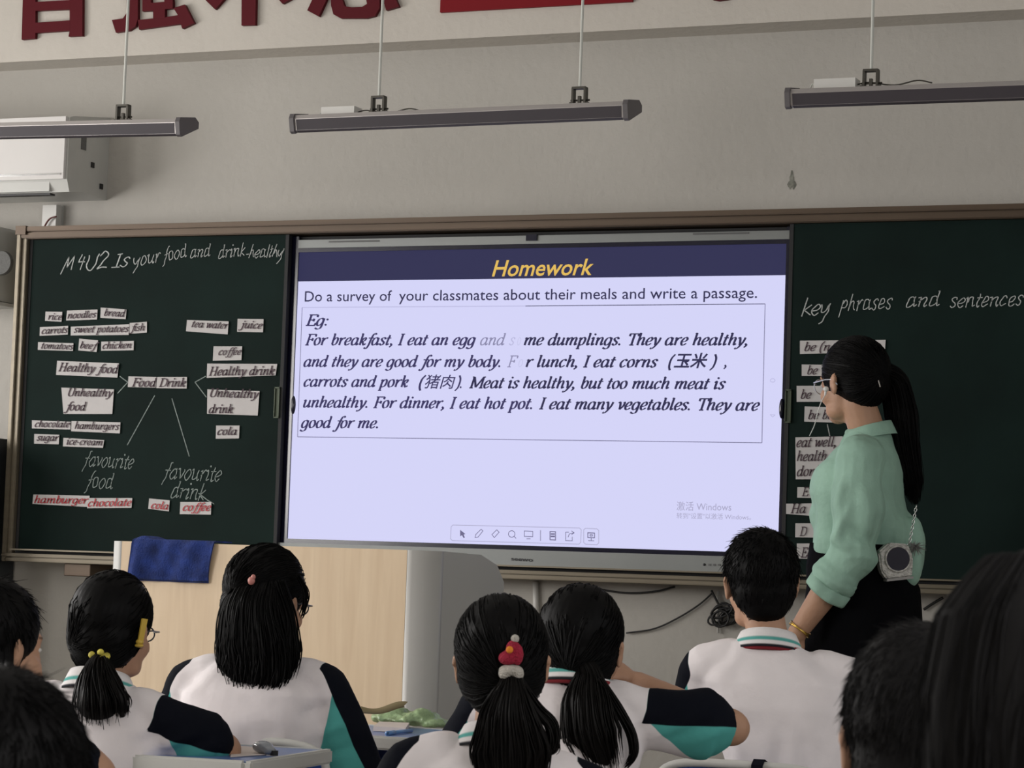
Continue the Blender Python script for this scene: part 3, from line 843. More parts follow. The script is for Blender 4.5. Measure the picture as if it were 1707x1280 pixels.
card(c5(402, 343, 676, 350, 673, 412, 400, 400), [l5('hamburgers', 418, 666, 386, 392, 27)], 'small white card reading "hamburgers" in dark letters, above the ice-cream card')
card(c5(193, 415, 333, 420, 330, 473, 192, 470), [l5('sugar', 206, 326, 452, 454, 26)], W_ % 'sugar')
card(c5(357, 437, 585, 450, 578, 493, 354, 485), [l5('ice-cream', 372, 576, 474, 480, 26)], W_ % 'ice-cream')
card(c5(1214, 368, 1345, 368, 1342, 440, 1212, 442), [l5('cola', 1218, 1328, 420, 420, 29)], 'small white card reading "cola" in dark letters, under the unhealthy drink card')
card(c5(188, 755, 503, 762, 500, 825, 183, 808), [l5('hamburger', 190, 490, 802, 806, 28)], 'white card reading "hamburger" in red letters, lower left of the chalkboard', 'inkred')
card(c5(494, 775, 743, 775, 738, 830, 490, 832), [l5('chocolate', 492, 736, 822, 818, 28)], 'white card reading "chocolate" in red letters, bottom of the left chalkboard', 'inkred')
card(c5(838, 777, 953, 788, 948, 850, 833, 835), [l5('cola', 846, 944, 832, 840, 28)], 'white card reading "cola" in red letters, left of the red coffee card', 'inkred')
card(c5(1013, 797, 1187, 797, 1184, 868, 1010, 865), [l5('coffee', 1024, 1182, 846, 846, 29)], 'white card reading "coffee" in red letters, rightmost at the board bottom', 'inkred')


def r1(*p): return [(1280+p[i]/3.658, 350+p[i+1]/3.658) for i in range(0, len(p), 2)]
def r2(*p): return [(1280+p[i]/3.368, 700+p[i+1]/3.368) for i in range(0, len(p), 2)]
def m1(s, x0, x1, y0, y1, xh): return (s, 1280+x0/3.658, 1280+x1/3.658, (350+y0/3.658, 350+y1/3.658), xh/3.658)
def m2(s, x0, x1, y0, y1, xh): return (s, 1280+x0/3.368, 1280+x1/3.368, (700+y0/3.368, 700+y1/3.368), xh/3.368)


card(r1(196, 797, 718, 792, 714, 865, 196, 878), [m1('be (n', 218, 378, 860, 858, 32), m1('hy', 600, 668, 848, 846, 32)], 'long white card reading "be (n...hy", topmost behind the teacher\'s head', thick=2.2)
card(r1(207, 942, 470, 945, 470, 1012, 207, 1012), [m1('be', 236, 300, 1002, 1002, 32)], 'white card starting with "b", behind the teacher\'s forehead', thick=2.2)
card(r1(176, 1072, 420, 1072, 420, 1168, 176, 1170), [m1('be', 196, 262, 1150, 1150, 33)], 'white card reading "be", behind the teacher\'s chin', thick=2.2)
card(r1(225, 1198, 520, 1205, 520, 1300, 222, 1290), [m1('be bad', 242, 440, 1275, 1275, 33)], 'white card reading "be bad", beside the teacher\'s neck', thick=2.2)
card(r2(155, 97, 420, 92, 420, 332, 157, 333), [m2('eat well,', 158, 385, 152, 148, 34), m2('health', 160, 330, 230, 228, 34), m2("don't", 160, 300, 315, 312, 34)],
     'tall white card of three lines starting "eat well, health, don\'t"', thick=2.2)
card(r2(166, 377, 330, 380, 330, 440, 165, 436), [m2('E', 190, 226, 426, 426, 30)], 'white card starting with E, beside the teacher\'s chest', thick=2.2)
card(r2(103, 470, 330, 466, 330, 545, 103, 527), [m2('Ha', 126, 212, 522, 522, 32)], 'white card with clipped corner starting "Ha"', thick=2.2)
card(r2(155, 580, 330, 580, 330, 662, 154, 658), [m2('D', 178, 216, 650, 650, 31)], 'white card starting with D, beside the teacher\'s waist', thick=2.2)
card(r2(163, 693, 268, 693, 265, 780, 163, 778), [m2('Ea', 184, 250, 770, 770, 33)], 'lowest white card starting "Ea", above the boy\'s hair', thick=2.2)

# ---- interactive display
DY = 0.0
disp = thing('interactive_display', 'large flat classroom display showing a homework slide between the chalkboards', 'screen', (.825, 0, 1.19))
DL = np.array(disp.location)
Wd, Hd = 1.65, 0.928; z0 = 1.193
def dobj(name, lo, hi, m, par=disp):
    lo, hi = np.array(lo, float)-DL, np.array(hi, float)-DL
    return link(name, MB().box((lo+hi)/2, hi-lo).mesh(), m, par)
ztop = pT-.004; zbot = z0-.062
XD0, XD1 = -.028, Wd+.028
dobj('housing', (XD0, .004, zbot), (XD1, WY-.03, ztop), M['gap'])
dobj('top_bezel', (XD0+.028, -.012, z0+Hd+.013), (Wd+.010, .01, ztop-.012), M['silver'])
dobj('bottom_bezel', (XD0, -.022, zbot), (XB-.001, .01, z0-.014), M['silver'])
for a, b in (((XD0, -.008, z0-.014), (0, .006, ztop)), ((Wd, -.008, z0-.014), (XD1, .006, ztop)),
             ((0, -.008, z0-.014), (Wd, .006, z0)), ((0, -.008, z0+Hd), (Wd, .006, z0+Hd+.013))):
    dobj('black_border', a, b, M['blackglass'])
for xa, ya, xb, yb in ((548, 403, 632, 400), (1155, 390, 1248, 387)):
    a, b = on(xa, ya, -.014), on(xb, yb, -.014)
    dobj('speaker_slot', (a[0], -.014, a[2]-.0025), (b[0], -.011, a[2]+.0025), M['slot'])
a = on(886, 396, -.016); dobj('sensor_window', (a[0]-.018, -.018, a[2]-.010), (a[0]+.018, -.011, a[2]+.010), M['blackglass'])
for px_, py_ in ((489, 675), (1303, 681)):
    a = on(px_, py_, -.016); mb = MB().ell(a-DL, (.008, .008, .03)); link('side_grip', mb.mesh(), M['blackglass'], disp, True)
a = on(1174, 941, -.023); link('power_button', MB().ell(a-DL, (.004, .003, .004)).mesh(), M['black'], disp, True)
for i in range(3):
    a = on(1183+8*i, 941.5, -.023); dobj('port_mark', (a[0]-.004, -.0235, a[2]-.003), (a[0]+.004, -.022, a[2]+.003), M['slot'])
a, b = on(852, 934, -.023), on(888, 936, -.023)
me = font_mesh('seewo', a-DL, b-DL, h=.0115, bold=.02); link('maker_logo', me, M['inkblack'], disp)

scr = dobj('screen', (0, -.001, z0), (Wd, .006, z0+Hd), M['slide'])
zband = pz(900, 464, DY)
SY = -.0022
def sflat(name, x0, z0_, x1, z1_, m, y=SY):
    return link(name, MB().add(np.array([(x0, y, z0_), (x1, y, z0_), (x1, y, z1_), (x0, y, z1_)])-DL, [(0, 1, 2, 3)]).mesh(), m, scr)
sflat('title_band', 0, zband, Wd, z0+Hd, M['slideband'])


def st(txt, x0, y0, x1, y1, xh, m='slidetext', thick=2.95, name='slide_text'):
    a, b = on(x0, y0, SY)-DL, on(x1, y1, SY)-DL
    mb = write(txt, a, b, xh/536, thick=thick, thin=.95, lift=.0006); return link(name, mb.mesh(), M[m], scr)


def sans(txt, x0, y0, x1, y1, cap, m, shear=0.0, bold=0.0):
    a, b = on(x0, y0, SY)-DL, on(x1, y1, SY)-DL
    return link('slide_text', font_mesh(txt, a, b, h=cap/536, shear=shear, bold=bold, lift=.0006), M[m], scr)


sans('Homework', 820, 460.5, 989, 457.8, 28, 'slidegold', shear=0.28, bold=0.012)
sans('Do a survey of', 508, 502.6, 653, 501.4, 18.8, 'slidetext', bold=.004)
sans('your classmates about their meals and write a passage.', 665, 501.3, 1262, 496.5, 18.8, 'slidetext', bold=.004)
X = 12.3
st('Eg:', 509, 542.5, 547, 542.5, X, 'slidetext2')
st('For breakfast, I eat an egg', 508, 575, 791, 574.8, X, 'slidetext2')
st('and', 799, 575, 840, 575, X, 'slidefade1', 2.0); st('s', 848, 575, 857, 575, X, 'slidefade2', 1.6)
st('o', 861, 575, 868, 575, X, 'slidefade3', 1.4); st('o', 863, 611.5, 871, 611.5, X, 'slidefade3', 1.6)
st('me dumplings. They are healthy,', 872, 575, 1247, 575.2, X)
st('and they are good for my body.', 505, 611, 836, 611.5, X, 'slidetext2')
st('F', 845, 611.5, 858, 611.5, X, 'slidefade1', 1.8); st('r lunch, I eat corns', 875, 611.5, 1094, 612, X)
st('(', 1113, 612, 1121, 612, X); st(')', 1184, 612, 1192, 612, X); st(',', 1207, 611, 1212, 611, X)
a_ = sans('玉米', 1123, 611, 1180, 611.2, 19, 'slidetext', shear=0.25, bold=0.022)
st('carrots and pork', 505, 644, 679, 645, X, 'slidetext2')
st('(', 697, 646, 705, 646, X, 'slidetext2'); sans('猪肉', 708, 645.5, 759, 646, 18.5, 'slidetext2', shear=0.25, bold=0.008)
st(').', 759, 646.5, 771, 646.5, X, 'slidetext2')
st('Meat is healthy, but too much meat is', 782, 646.5, 1207, 648.5, X)
st('unhealthy. For dinner, I eat hot pot.', 504, 678.7, 889, 681.5, X, 'slidetext2')
st('I eat many vegetables. They are', 898, 681.6, 1264, 684.2, X)
st('good for me.', 501, 712.5, 632, 713.5, X, 'slidetext2')
def sline(x0, y0, x1, y1, m='slideline', wpx=1.2, name='slide_rule'):
    a, b = on(x0, y0, SY-.0003)-DL, on(x1, y1, SY-.0003)-DL
    d = (b-a)/np.linalg.norm(b-a); n = np.cross(d, (0, 1, 0))*wpx/2/536
    return link(name, MB().add([a-n, b-n, b+n, a+n], [(0, 1, 2, 3)]).mesh(), M[m], scr)
sline(503.7, 512.5, 876, 510, 'slidefade2'); sline(876, 510, 1275.5, 506.5, 'slidetext')
sline(1275.5, 506.5, 1270, 738); sline(1270, 738, 496, 728); sline(496, 728, 503.7, 512.5)
sans('激活 Windows', 1128, 849.5, 1219, 851, 11.5, 'slidewater')
sans('转到"设置"以激活 Windows。', 1128, 863.5, 1252, 866, 7.5, 'slidewater')
def spoly(pts, closed=False, w=1.1, m='slideicon', name='toolbar_icon'):
    mb = MB(); P = [on(x, y, SY-.0003)-DL for x, y in pts]
    if closed: P = P+[P[0]]
    for a, b in zip(P[:-1], P[1:]):
        d = (b-a)/np.linalg.norm(b-a); n = np.cross(d, (0, 1, 0))*w/2/536; e = d*w/2/536*.8
        mb.add([a-n-e, b-n+e, b+n+e, a+n-e], [(0, 1, 2, 3)])
    return link(name, mb.mesh(), M[m], scr)
spoly([(755, 875), (966, 880), (969, 883), (968, 904), (965, 907), (754, 901), (751, 898), (752, 878)], True, 1.0, 'slidewater', 'toolbar_outline')
spoly([(976, 880.5), (995, 881.5), (998, 884), (998, 905), (995, 908), (976, 907), (973, 904), (973, 883)], True, 1.0, 'slidewater', 'toolbar_outline')
a = [on(x, y, SY-.0003)-DL for x, y in ((767, 883), (767, 894), (770, 892), (773, 897), (775, 896), (773, 891), (776, 890))]
link('toolbar_icon', MB().add(a, [tuple(range(7))]).mesh(), M['slideicon'], scr)
spoly([(792, 896), (793, 891), (802, 882), (805, 885), (797, 895)], True); spoly([(820, 891), (828, 883), (832, 887), (824, 896)], True)
spoly([(853+5.5*math.cos(i*PI/7), 890+5.5*math.sin(i*PI/7)) for i in range(14)], True); spoly([(857, 894), (860, 897)])
spoly([(874, 885), (888, 885.5), (888, 894.5), (874, 894)], True); spoly([(878, 898), (884, 898)])
spoly([(901, 884), (901, 901)]); spoly([(917, 886), (926, 886.3), (926, 900), (917, 899.6)], True, 1.6); spoly([(919, 890), (924, 890)], w=2.4); spoly([(919, 894), (924, 894)], w=2.4)
spoly([(948, 887), (943, 887), (943, 901), (954, 901.3), (954, 895)]); spoly([(947, 895), (949, 890), (956, 888)]); spoly([(953, 885), (957, 888), (953, 891)])
spoly([(980, 888), (991, 888.4), (991, 896.4), (980, 896)], True, 1.5); spoly([(985.5, 896), (985.5, 901)]); spoly([(981, 901), (990, 901.3)]); spoly([(983.5, 891), (987.5, 891), (987.5, 893.5), (983.5, 893.5)], True)
spoly([(1288+4*math.cos(i*PI/5), 634+3*math.sin(i*PI/5)) for i in range(10)], True, 1.0, 'slidefade2')
spoly([(1284, 691), (1292, 691.5), (1288, 695)], True, 1.0, 'slidefade2')

# support bracket under the frame, cables on the wall below
o = boxobj('wall_bracket', (pxx(112, 950, -.02), -.04, pz(112, 960, -.04)), (pxx(156, 950, -.02), WY, ZB0), M['bronze'], bevel=.003)
tag(o, 'small bronze bracket under the lower left frame', 'bracket')
# ledge extension box under display
mb = MB(); zz = pz(1000, 950, -.04)
def cable(name, pts, r, label, m='cable', y=WY-.008, cat='cable', k=6):
    P = [on(x, yy, y) for x, yy in pts]; P = cr(P, 8) if len(P) > 2 else P
    return tag(link(name, MB().tube(P, r, k).mesh(), M[m], None, True), label, cat)


cable('wall_cable', [(1044, 1055), (1090, 1048), (1130, 1030), (1165, 1008), (1188, 988)], .0028, 'thin dark cable rising across the wall below the screen')
cable('wall_cable', [(975, 978), (1040, 988), (1090, 986), (1125, 978)], .0035, 'dark cable sagging just under the frame below the screen')
cable('wall_cable', [(1540, 1016), (1555, 1006), (1572, 996)], .0045, 'short black cable on the wall right of the teacher')
cable('cable_conduit', [(1197, 985), (1197, 1055)], .004, 'thin white vertical conduit beside the coiled cable', 'whiteplastic', cat='conduit')
cable('cable_conduit', [(893, 970), (894, 1040)], .010, 'white vertical pipe below the screen, behind the girls', 'whiteplastic', cat='conduit')
mb = MB()
for i in range(9):
    g = random.Random(i); cx_, cy_ = 1204+g.uniform(-8, 14), 1024+g.uniform(-8, 8); rx, ry, ph = g.uniform(13, 22), g.uniform(9, 15), g.uniform(-.7, -.1)
    P = []
    for j in range(20):
        a = j*2*PI/20; x = rx*math.cos(a); y = ry*math.sin(a)
        P.append(on(cx_+x*math.cos(ph)-y*math.sin(ph), cy_+x*math.sin(ph)+y*math.cos(ph), WY-.012-.003*i))
    mb.tube(P, .0032, 6, closed=True)
mb.tube(cr([on(1215, 1028, WY-.02), on(1235, 1030, WY-.02), on(1262, 1042, WY-.02)], 6), .0035, 6)
mb.tube(cr([on(1200, 1012, WY-.02), on(1193, 998, WY-.02), on(1186, 984, WY-.02)], 6), .0035, 6)
tag(link('coiled_cable', mb.mesh(), M['cable'], None, True), 'black cable coiled in a bundle on the wall beside the boy', 'cable')

# ================================================================== AC, SPEAKER, BOX, CABINET
ax1 = pxx(181, 260, WY); az1 = pz(183, 196, WY); az0 = pz(181, 334, WY); AD = .25
ac = thing('air_conditioner', 'white wall-mounted air conditioner at the upper left, partly out of frame', 'air conditioner', (ax1-.5, WY, az0))
AL = np.array(ac.location)
fz = lambda py: on(128, py, WY-AD)[2]
zt_, zp, zb_ = fz(192), fz(298), fz(330)
prof = [(0, az0), (0, az1), (-AD*.9, zt_+.002), (-AD, zt_-.006), (-AD, zp), (-AD*.93, fz(318)), (-AD*.62, az0+.006)]
me = MB().prism([(y, z-AL[2]) for y, z in prof], (-.62, 0, 0), (0, 1, 0), (0, 0, 1), (1.12, 0, 0)).mesh()
link('housing', me, M['acgrey'], ac)
link('front_panel', MB().box((-.065, -AD-.006, (zt_-.004+zp)/2-AL[2]), (1.115, .014, zt_-.004-zp)).mesh(), M['acgloss'], ac)
link('trim_strip', MB().box((-.075, -AD-.0145, fz(290)-AL[2]), (1.115, .004, .006)).mesh(), M['chrome'], ac)
link('air_flap', MB().box((-.09, -AD*.965, fz(309)-AL[2]), (1.04, .012, .032)).mesh(), M['acgrey'], ac)
link('outlet_slot', MB().box((-.09, -AD*.90, fz(321)-AL[2]), (1.04, .03, .006)).mesh(), M['black'], ac)
for px_, py_ in ((157, 275), (172, 306)):
    link('screw_hole', MB().box((.501, -.10 if px_ < 160 else -.04, pz(px_, py_, 0)-AL[2]), (.006, .018, .018)).mesh(), M['black'], ac)
link('side_sticker', MB().box((.501, -.16, pz(148, 240, 0)-AL[2]), (.003, .03, .06)).mesh(), M['greymesh'], ac)

sp = thing('wall_speaker', 'white box loudspeaker with round grey grille at the left edge', 'speaker', on(-10, 505, WY))
sx1 = pxx(26, 440, WY); sz0, sz1 = pz(20, 506, WY), pz(20, 385, WY); SL = np.array(sp.location)
link('cabinet', MB().box(np.array([sx1-.16, WY-.06, (sz0+sz1)/2])-SL, (.32, .12, sz1-sz0)).mesh(), M['acgrey'], sp)
gc = on(2, 438, WY-.125)
me = MB().tube([gc-SL+(0, -.004, 0), gc-SL+(0, .012, 0)], [.040, .042], 24).mesh(); link('grille', me, M['greymesh'], sp)
link('mount_shelf', MB().box(np.array([sx1-.15, WY-.07, sz0-.012])-SL, (.34, .14, .012)).mesh(), M['acgrey'], sp)
jb = thing('junction_box', 'small white electrical box just above the top left board corner', 'box', on(92, 376, WY))
JL = np.array(jb.location)
link('cover', MB().box((.0, -.02, .028), (.055, .04, .075)).mesh(), M['whiteplastic'], jb)
link('base_plate', MB().box((.0, -.003, .028), (.065, .006, .08)).mesh(), M['acgrey'], jb)
P = cr([on(74, 378, WY-.05), on(80, 368, WY-.05), on(86, 363, WY-.05), on(94, 361, WY-.05)], 6)
link('red_wire', MB().tube([p-JL for p in P], .003, 6).mesh(), M['redcable'], jb, True)
zc = pz(5, 734, WY)
cb = thing('dark_cabinet', 'dark cabinet against the wall at the left edge below the speaker', 'cabinet', (X0-.45, WY-.2, 0))
link('carcass', MB().box((0, .0, zc/2), (.8, .38, zc)).mesh(), M['darkcab'], cb)
link('door', MB().box((-.19, -.2, zc/2), (.37, .02, zc-.06)).mesh(), M['darkcab'], cb)
link('door', MB().box((.19, -.2, zc/2), (.37, .02, zc-.06)).mesh(), M['darkcab'], cb)


# ================================================================== HANGING LAMPS
def lamp(pl, pr, rods, label, driver=None, y=-.9):
    A, B = on(*pl, y), on(*pr, y)
    t = thing('hanging_lamp', label, 'lamp', (A+B)/2, 0, 'hanging board lamps')
    L = np.array(t.location); U = B-A; Ln = np.linalg.norm(U); U /= Ln
    a, b = A-L, B-L
    e1 = np.array([0, 1.0, 0]); e2 = np.cross(U, e1); e2 = e2 if e2[2] > 0 else -e2
    # body: tilted extrusion, dark face towards the board side below, bright bead above
    body = [(-.052, .006), (-.046, .018), (.03, .030), (.05, .020), (.05, .004), (-.034, -.030), (-.044, -.026)]
    link('housing', MB().prism([(x, z) for x, z in body], a+U*.012, e1, e2, U*(Ln-.024)).mesh(), M['lampsilver'], t)
    face = [(-.0535, .004), (-.0435, -.0275), (-.034, -.0315), (.048, .001), (.046, .006), (-.034, -.026), (-.041, -.022), (-.050, .005)]
    link('dark_face', MB().prism(face, a+U*.02, e1, e2, U*(Ln-.04)).mesh(), M['lampface'], t)
    cap = [(x*1.12, z*1.16) for x, z in body]
    for q in (a, b-U*.014): link('end_cap', MB().prism(cap, q, e1, e2, U*.014).mesh(), M['lampcap'], t)
    for rx, ry in rods:
        p = on(rx, ry, y); top = np.array([p[0], p[1], ZC])-L
        s_ = np.dot(p-A, U); q = a+U*s_+e2*.012
        link('rod', MB().tube([q+(0, 0, .058), (q[0], q[1], top[2])], .0042, 8).mesh(), M['rod'], t)
        mb = MB()
        mb.box(q+(0, 0, .056), (.040, .022, .006))
        for s2 in (-1, 1):
            mb.box(q+(s2*.018, 0, .034), (.006, .020, .044)); mb.box(q+(s2*.021, 0, .014), (.012, .016, .006))
        mb.box(q+(0, 0, .012), (.030, .018, .004)); mb.box(q+(.0, 0, .024), (.008, .010, .02)); mb.tube([q+(-.026, 0, .022), q+(.03, 0, .022)], .003, 6)
        link('bracket', mb.mesh(), M['clip'], t)
    if driver:
        x0, x1, yy = driver
        p = on((x0+x1)/2, yy, y)-L; p[1] = .01; wdt = (x1-x0)/4429*7.3/.92
        link('driver_box', MB().box(p, (wdt, .05, .028)).mesh(), M['whiteplastic'], t)
        P = cr([p+(wdt/2, 0, 0), p+(wdt/2+.03, 0, .004), p+(wdt/2+.10, 0, -.006), p+(wdt/2+.16, 0, .004), p+(wdt/2+.20, .0, -.004)], 6)
        link('wire', MB().tube(P, .002, 6).mesh(), M['clip'], t, True)
        link('wire', MB().tube(cr([p+(-wdt/2, 0, .0), p+(-wdt/2-.012, 0, .006), p+(-wdt/2-.018, 0, -.012)], 5), .002, 6).mesh(), M['rod'], t, True)
    return t


lamp((-260, 224), (315, 212), [(205, 201), (-130, 208)], 'slim hanging lamp at the upper left in front of the air conditioner')
lamp((497, 207), (1058, 184), [(631, 184), (966, 168)], 'middle slim hanging lamp, fully visible above the screen', (537, 596, 187))
lamp((1318, 165), (1885, 145), [(1452, 139), (1790, 122)], 'slim hanging lamp at the upper right running out of frame', (1362, 1425, 141))

# ================================================================== PODIUM
PYF = -1.45
pa, pb = on(184, 899, PYF), on(681, 919, PYF)
PZ = (pa[2]+pb[2])/2
xe = pxx(722, 930, PYF)                         # outer edge of the right rounded post
pod = thing('podium', 'birch-fronted teacher podium with grey rounded corners and side', 'podium', ((pa[0]+xe)/2, PYF+.27, .10))
PL = np.array(pod.location)
xw0, xw1 = pxx(204, 950, PYF), pb[0]
H = PZ-.10
link('front_panel', MB().box(((xw0+xw1)/2-PL[0], -.268, H/2), (xw1-xw0, .02, H)).mesh(), M['wood'], pod)
def arc(cx, cy, r, a0, a1, n=8): return [(cx+r*math.cos(a0+(a1-a0)*i/n), cy+r*math.sin(a0+(a1-a0)*i/n)) for i in range(n+1)]
R1 = xe-xw1
poly = arc(xw1-PL[0]+0.001, -.278+R1, R1, -PI/2, 0)+[(xe-PL[0]-.03, -.278+R1), (xe-PL[0]-.03, -.24), (xw1-PL[0], -.24)]
link('corner_post', MB().prism(poly, (0, 0, 0), (1, 0, 0), (0, 1, 0), (0, 0, H)).mesh(), M['podgrey'], pod, True)
R0 = xw0-pa[0]
poly = arc(xw0-PL[0]-0.001, -.278+R0, R0, -PI/2, -PI, 6)+[(pa[0]-PL[0]+.02, -.24), (xw0-PL[0], -.24)]
link('corner_post', MB().prism(poly[::-1], (0, 0, 0), (1, 0, 0), (0, 1, 0), (0, 0, H)).mesh(), M['podwhite'], pod, True)
D_ = .47
side = [(-.278+R1, 0), (-.278+R1, H), (-.278+D_-.16, H-.004), (-.278+D_-.05, H-.03), (-.278+D_, H-.075), (-.278+D_, 0)]
link('side_panel', MB().prism(side, (xe-PL[0]-.024, 0, 0), (0, 1, 0), (0, 0, 1), (.024, 0, 0)).mesh(), M['podgrey'], pod)
link('side_panel', MB().prism(side, (pa[0]-PL[0], 0, 0), (0, 1, 0), (0, 0, 1), (.024, 0, 0)).mesh(), M['podgrey'], pod)
link('top', MB().box((0, -.278+D_/2-.06, H-.012), (xe-pa[0]-.05, D_-.20, .018)).mesh(), M['podwhite'], pod)
a = on(600, 1048, PYF); link('knot', MB().ell(a-PL+(0, .0, 0), (.006, .001, .003)).mesh(), mat('wood_knot', (0.25, 0.11, 0.06), .6), pod)

# towel hung over the front of the podium
tx0, tx1 = pxx(223, 930, PYF), pxx(361, 930, PYF); tzb = pz(290, 966, PYF)
V = []; nx, ny = 30, 26
for layer in (0, 1):
    for i in range(nx):
        for j in range(ny):
            s_, r_ = i/(nx-1), j/(ny-1)
            L_ = .10+(PZ-tzb); q = r_*L_
            x = tx0+(tx1-tx0)*s_+.006*math.sin(r_*5)-.010*r_*(s_-.2)
            th = .004+.004*layer
            wv = .004*math.sin(s_*9+1)*r_+.003*math.sin(s_*23+r_*6)
            if q < .09: p = (x, PYF+.08-q, PZ+th+.008*math.exp(-((s_-.1)/.07)**2))
            else:
                u = min(1, (q-.09)/.012); z = PZ+th-(q-.09)
                p = (x, PYF-.012-th*u-wv-.006*math.exp(-((s_-.08)/.05)**2), z if u >= 1 else PZ+th-(q-.09)*u)
            V.append(p)
nn = nx*ny; f = []
for i in range(nx-1):
    for j in range(ny-1):
        a = i*ny+j; f.append((a, a+ny, a+ny+1, a+1)); f.append(tuple(q+nn for q in (a, a+1, a+ny+1, a+ny)))
ring = [i*ny for i in range(nx)]+[(nx-1)*ny+j for j in range(1, ny)]+[i*ny+ny-1 for i in range(nx-2, -1, -1)]+list(range(ny-2, 0, -1))
for a, b in zip(ring, ring[1:]+ring[:1]): f.append((a, b, b+nn, a+nn))
tag(link('towel', MB().add(V, f).mesh(), M['towel'], None, True), 'royal blue towel hung over the top of the podium front', 'towel')


# ================================================================== PEOPLE
def rotz(a): return np.array([[math.cos(a), -math.sin(a), 0], [math.sin(a), math.cos(a), 0], [0, 0, 1]])
def rotx(a): return np.array([[1, 0, 0], [0, math.cos(a), -math.sin(a)], [0, math.sin(a), math.cos(a)]])
def roty(a): return np.array([[math.cos(a), 0, math.sin(a)], [0, 1, 0], [-math.sin(a), 0, math.cos(a)]])


def unit(v): v = np.array(v, float); return v/(np.linalg.norm(v)+1e-12)


class Head:
    """head frame: +y is the face, z up, origin at the middle of the head"""
    def __init__(s, c, yaw, pitch, roll, k=1.0):
        s.c = np.array(c, float); s.k = k
        s.R = rotz(yaw)@rotx(pitch)@roty(roll)

    def p(s, v): return s.c+(s.R@(np.array(v, float)*s.k))
    def pts(s, V): return s.c+(np.array(V, float)*s.k)@s.R.T
    def ell(s, mb, c, r, rot=None):
        rr = s.R if rot is None else s.R@rot
        mb.ell(s.p(c), np.array(r)*s.k, rr, 20, 14)

    def flesh(s, mb):
        s.ell(mb, (0, -.012, .030), (.073, .090, .084))
        s.ell(mb, (0, .022, -.030), (.057, .062, .075))
        s.ell(mb, (0, .055, -.082), (.028, .026, .022))
        for q in (-1, 1):
            s.ell(mb, (q*.040, .048, -.030), (.022, .026, .026))
            s.ell(mb, (q*.030, .030, -.070), (.026, .036, .026))
            s.ell(mb, (q*.031, .070, .004), (.016, .010, .009))
            s.ell(mb, (q*.076, -.006, -.010), (.008, .017, .029), rotz(q*.35)@rotx(-.15))
            s.ell(mb, (q*.081, -.014, .006), (.007, .014, .017), rotz(q*.45))
            s.ell(mb, (q*.0095, .086, -.030), (.008, .009, .007))
        s.ell(mb, (0, .070, .024), (.050, .016, .012))
        mb.cone(s.p((0, .078, .008)), s.p((0, .094, -.024)), .0075*s.k, .0105*s.k, 12)
        s.ell(mb, (0, .080, -.051), (.023, .010, .0065)); s.ell(mb, (0, .078, -.061), (.019, .010, .007))

    def attrs(s, me):
        v = (getv(me)-s.c)@s.R/s.k
        lip = .010-np.sqrt(((v[:, 0])/2.3)**2+(v[:, 2]+.056)**2); lip[v[:, 1] < .06] = -1
        setattr_f(me, 'lip', lip)
        bx = np.abs(v[:, 0])-.032
        br = .0034-np.sqrt((bx/5)**2+(v[:, 2]-.026+bx*bx*6)**2); br[v[:, 1] < .045] = -1
        setattr_f(me, 'brow', br)

    def eyes(s, par):
        for q in (-1, 1):
            c = s.p((q*.031, .0715, .003)); mb = MB(); mb.ell(c, np.array((.0125, .0095, .0062))*s.k, s.R)
            e = link('eye', mb.mesh(), M['eyewhite'], par, True)
            mb = MB(); mb.ell(s.p((q*.030, .0795, .003)), np.array((.0052, .0026, .0052))*s.k, s.R); link('iris', mb.mesh(), M['iris'], e, True)


def hand(mb, wrist, d, n, side, curl=.5, k=1.0):
    d, n = unit(d), np.array(n, float); n = unit(n-d*np.dot(n, d)); t = np.cross(d, n)*side; w0 = np.array(wrist, float)
    Rm = np.stack([d, t, n], 1)
    mb.ell(w0+d*.042*k, np.array((.050, .036, .015))*k, Rm); mb.ell(w0+d*.062*k, np.array((.030, .039, .013))*k, Rm)
    for off, L, sp in ((.028, .066, .10), (.010, .075, .03), (-.009, .070, -.04), (-.026, .055, -.12)):
        p = w0+(d*.078+t*off)*k; a = curl*.6; dd = d+t*sp
        for i, (fr_, r_) in enumerate(((.45, .0085), (.32, .0076), (.23, .0068))):
            v = unit(dd)*math.cos(a)+n*math.sin(a); q = p+v*L*fr_*k; mb.cone(p, q, r_*k, r_*.92*k, 10); p = q; a += curl*.9
    p = w0+(d*.025+t*.026)*k; v = unit(d*.65+t*.65+n*.35)
    for L, r_ in ((.034, .0115), (.030, .0095), (.022, .0082)):
        q = p+v*L*k; mb.cone(p, q, r_*k, r_*.92*k, 10); p = q; v = unit(v+d*.22*side**2+n*.15)


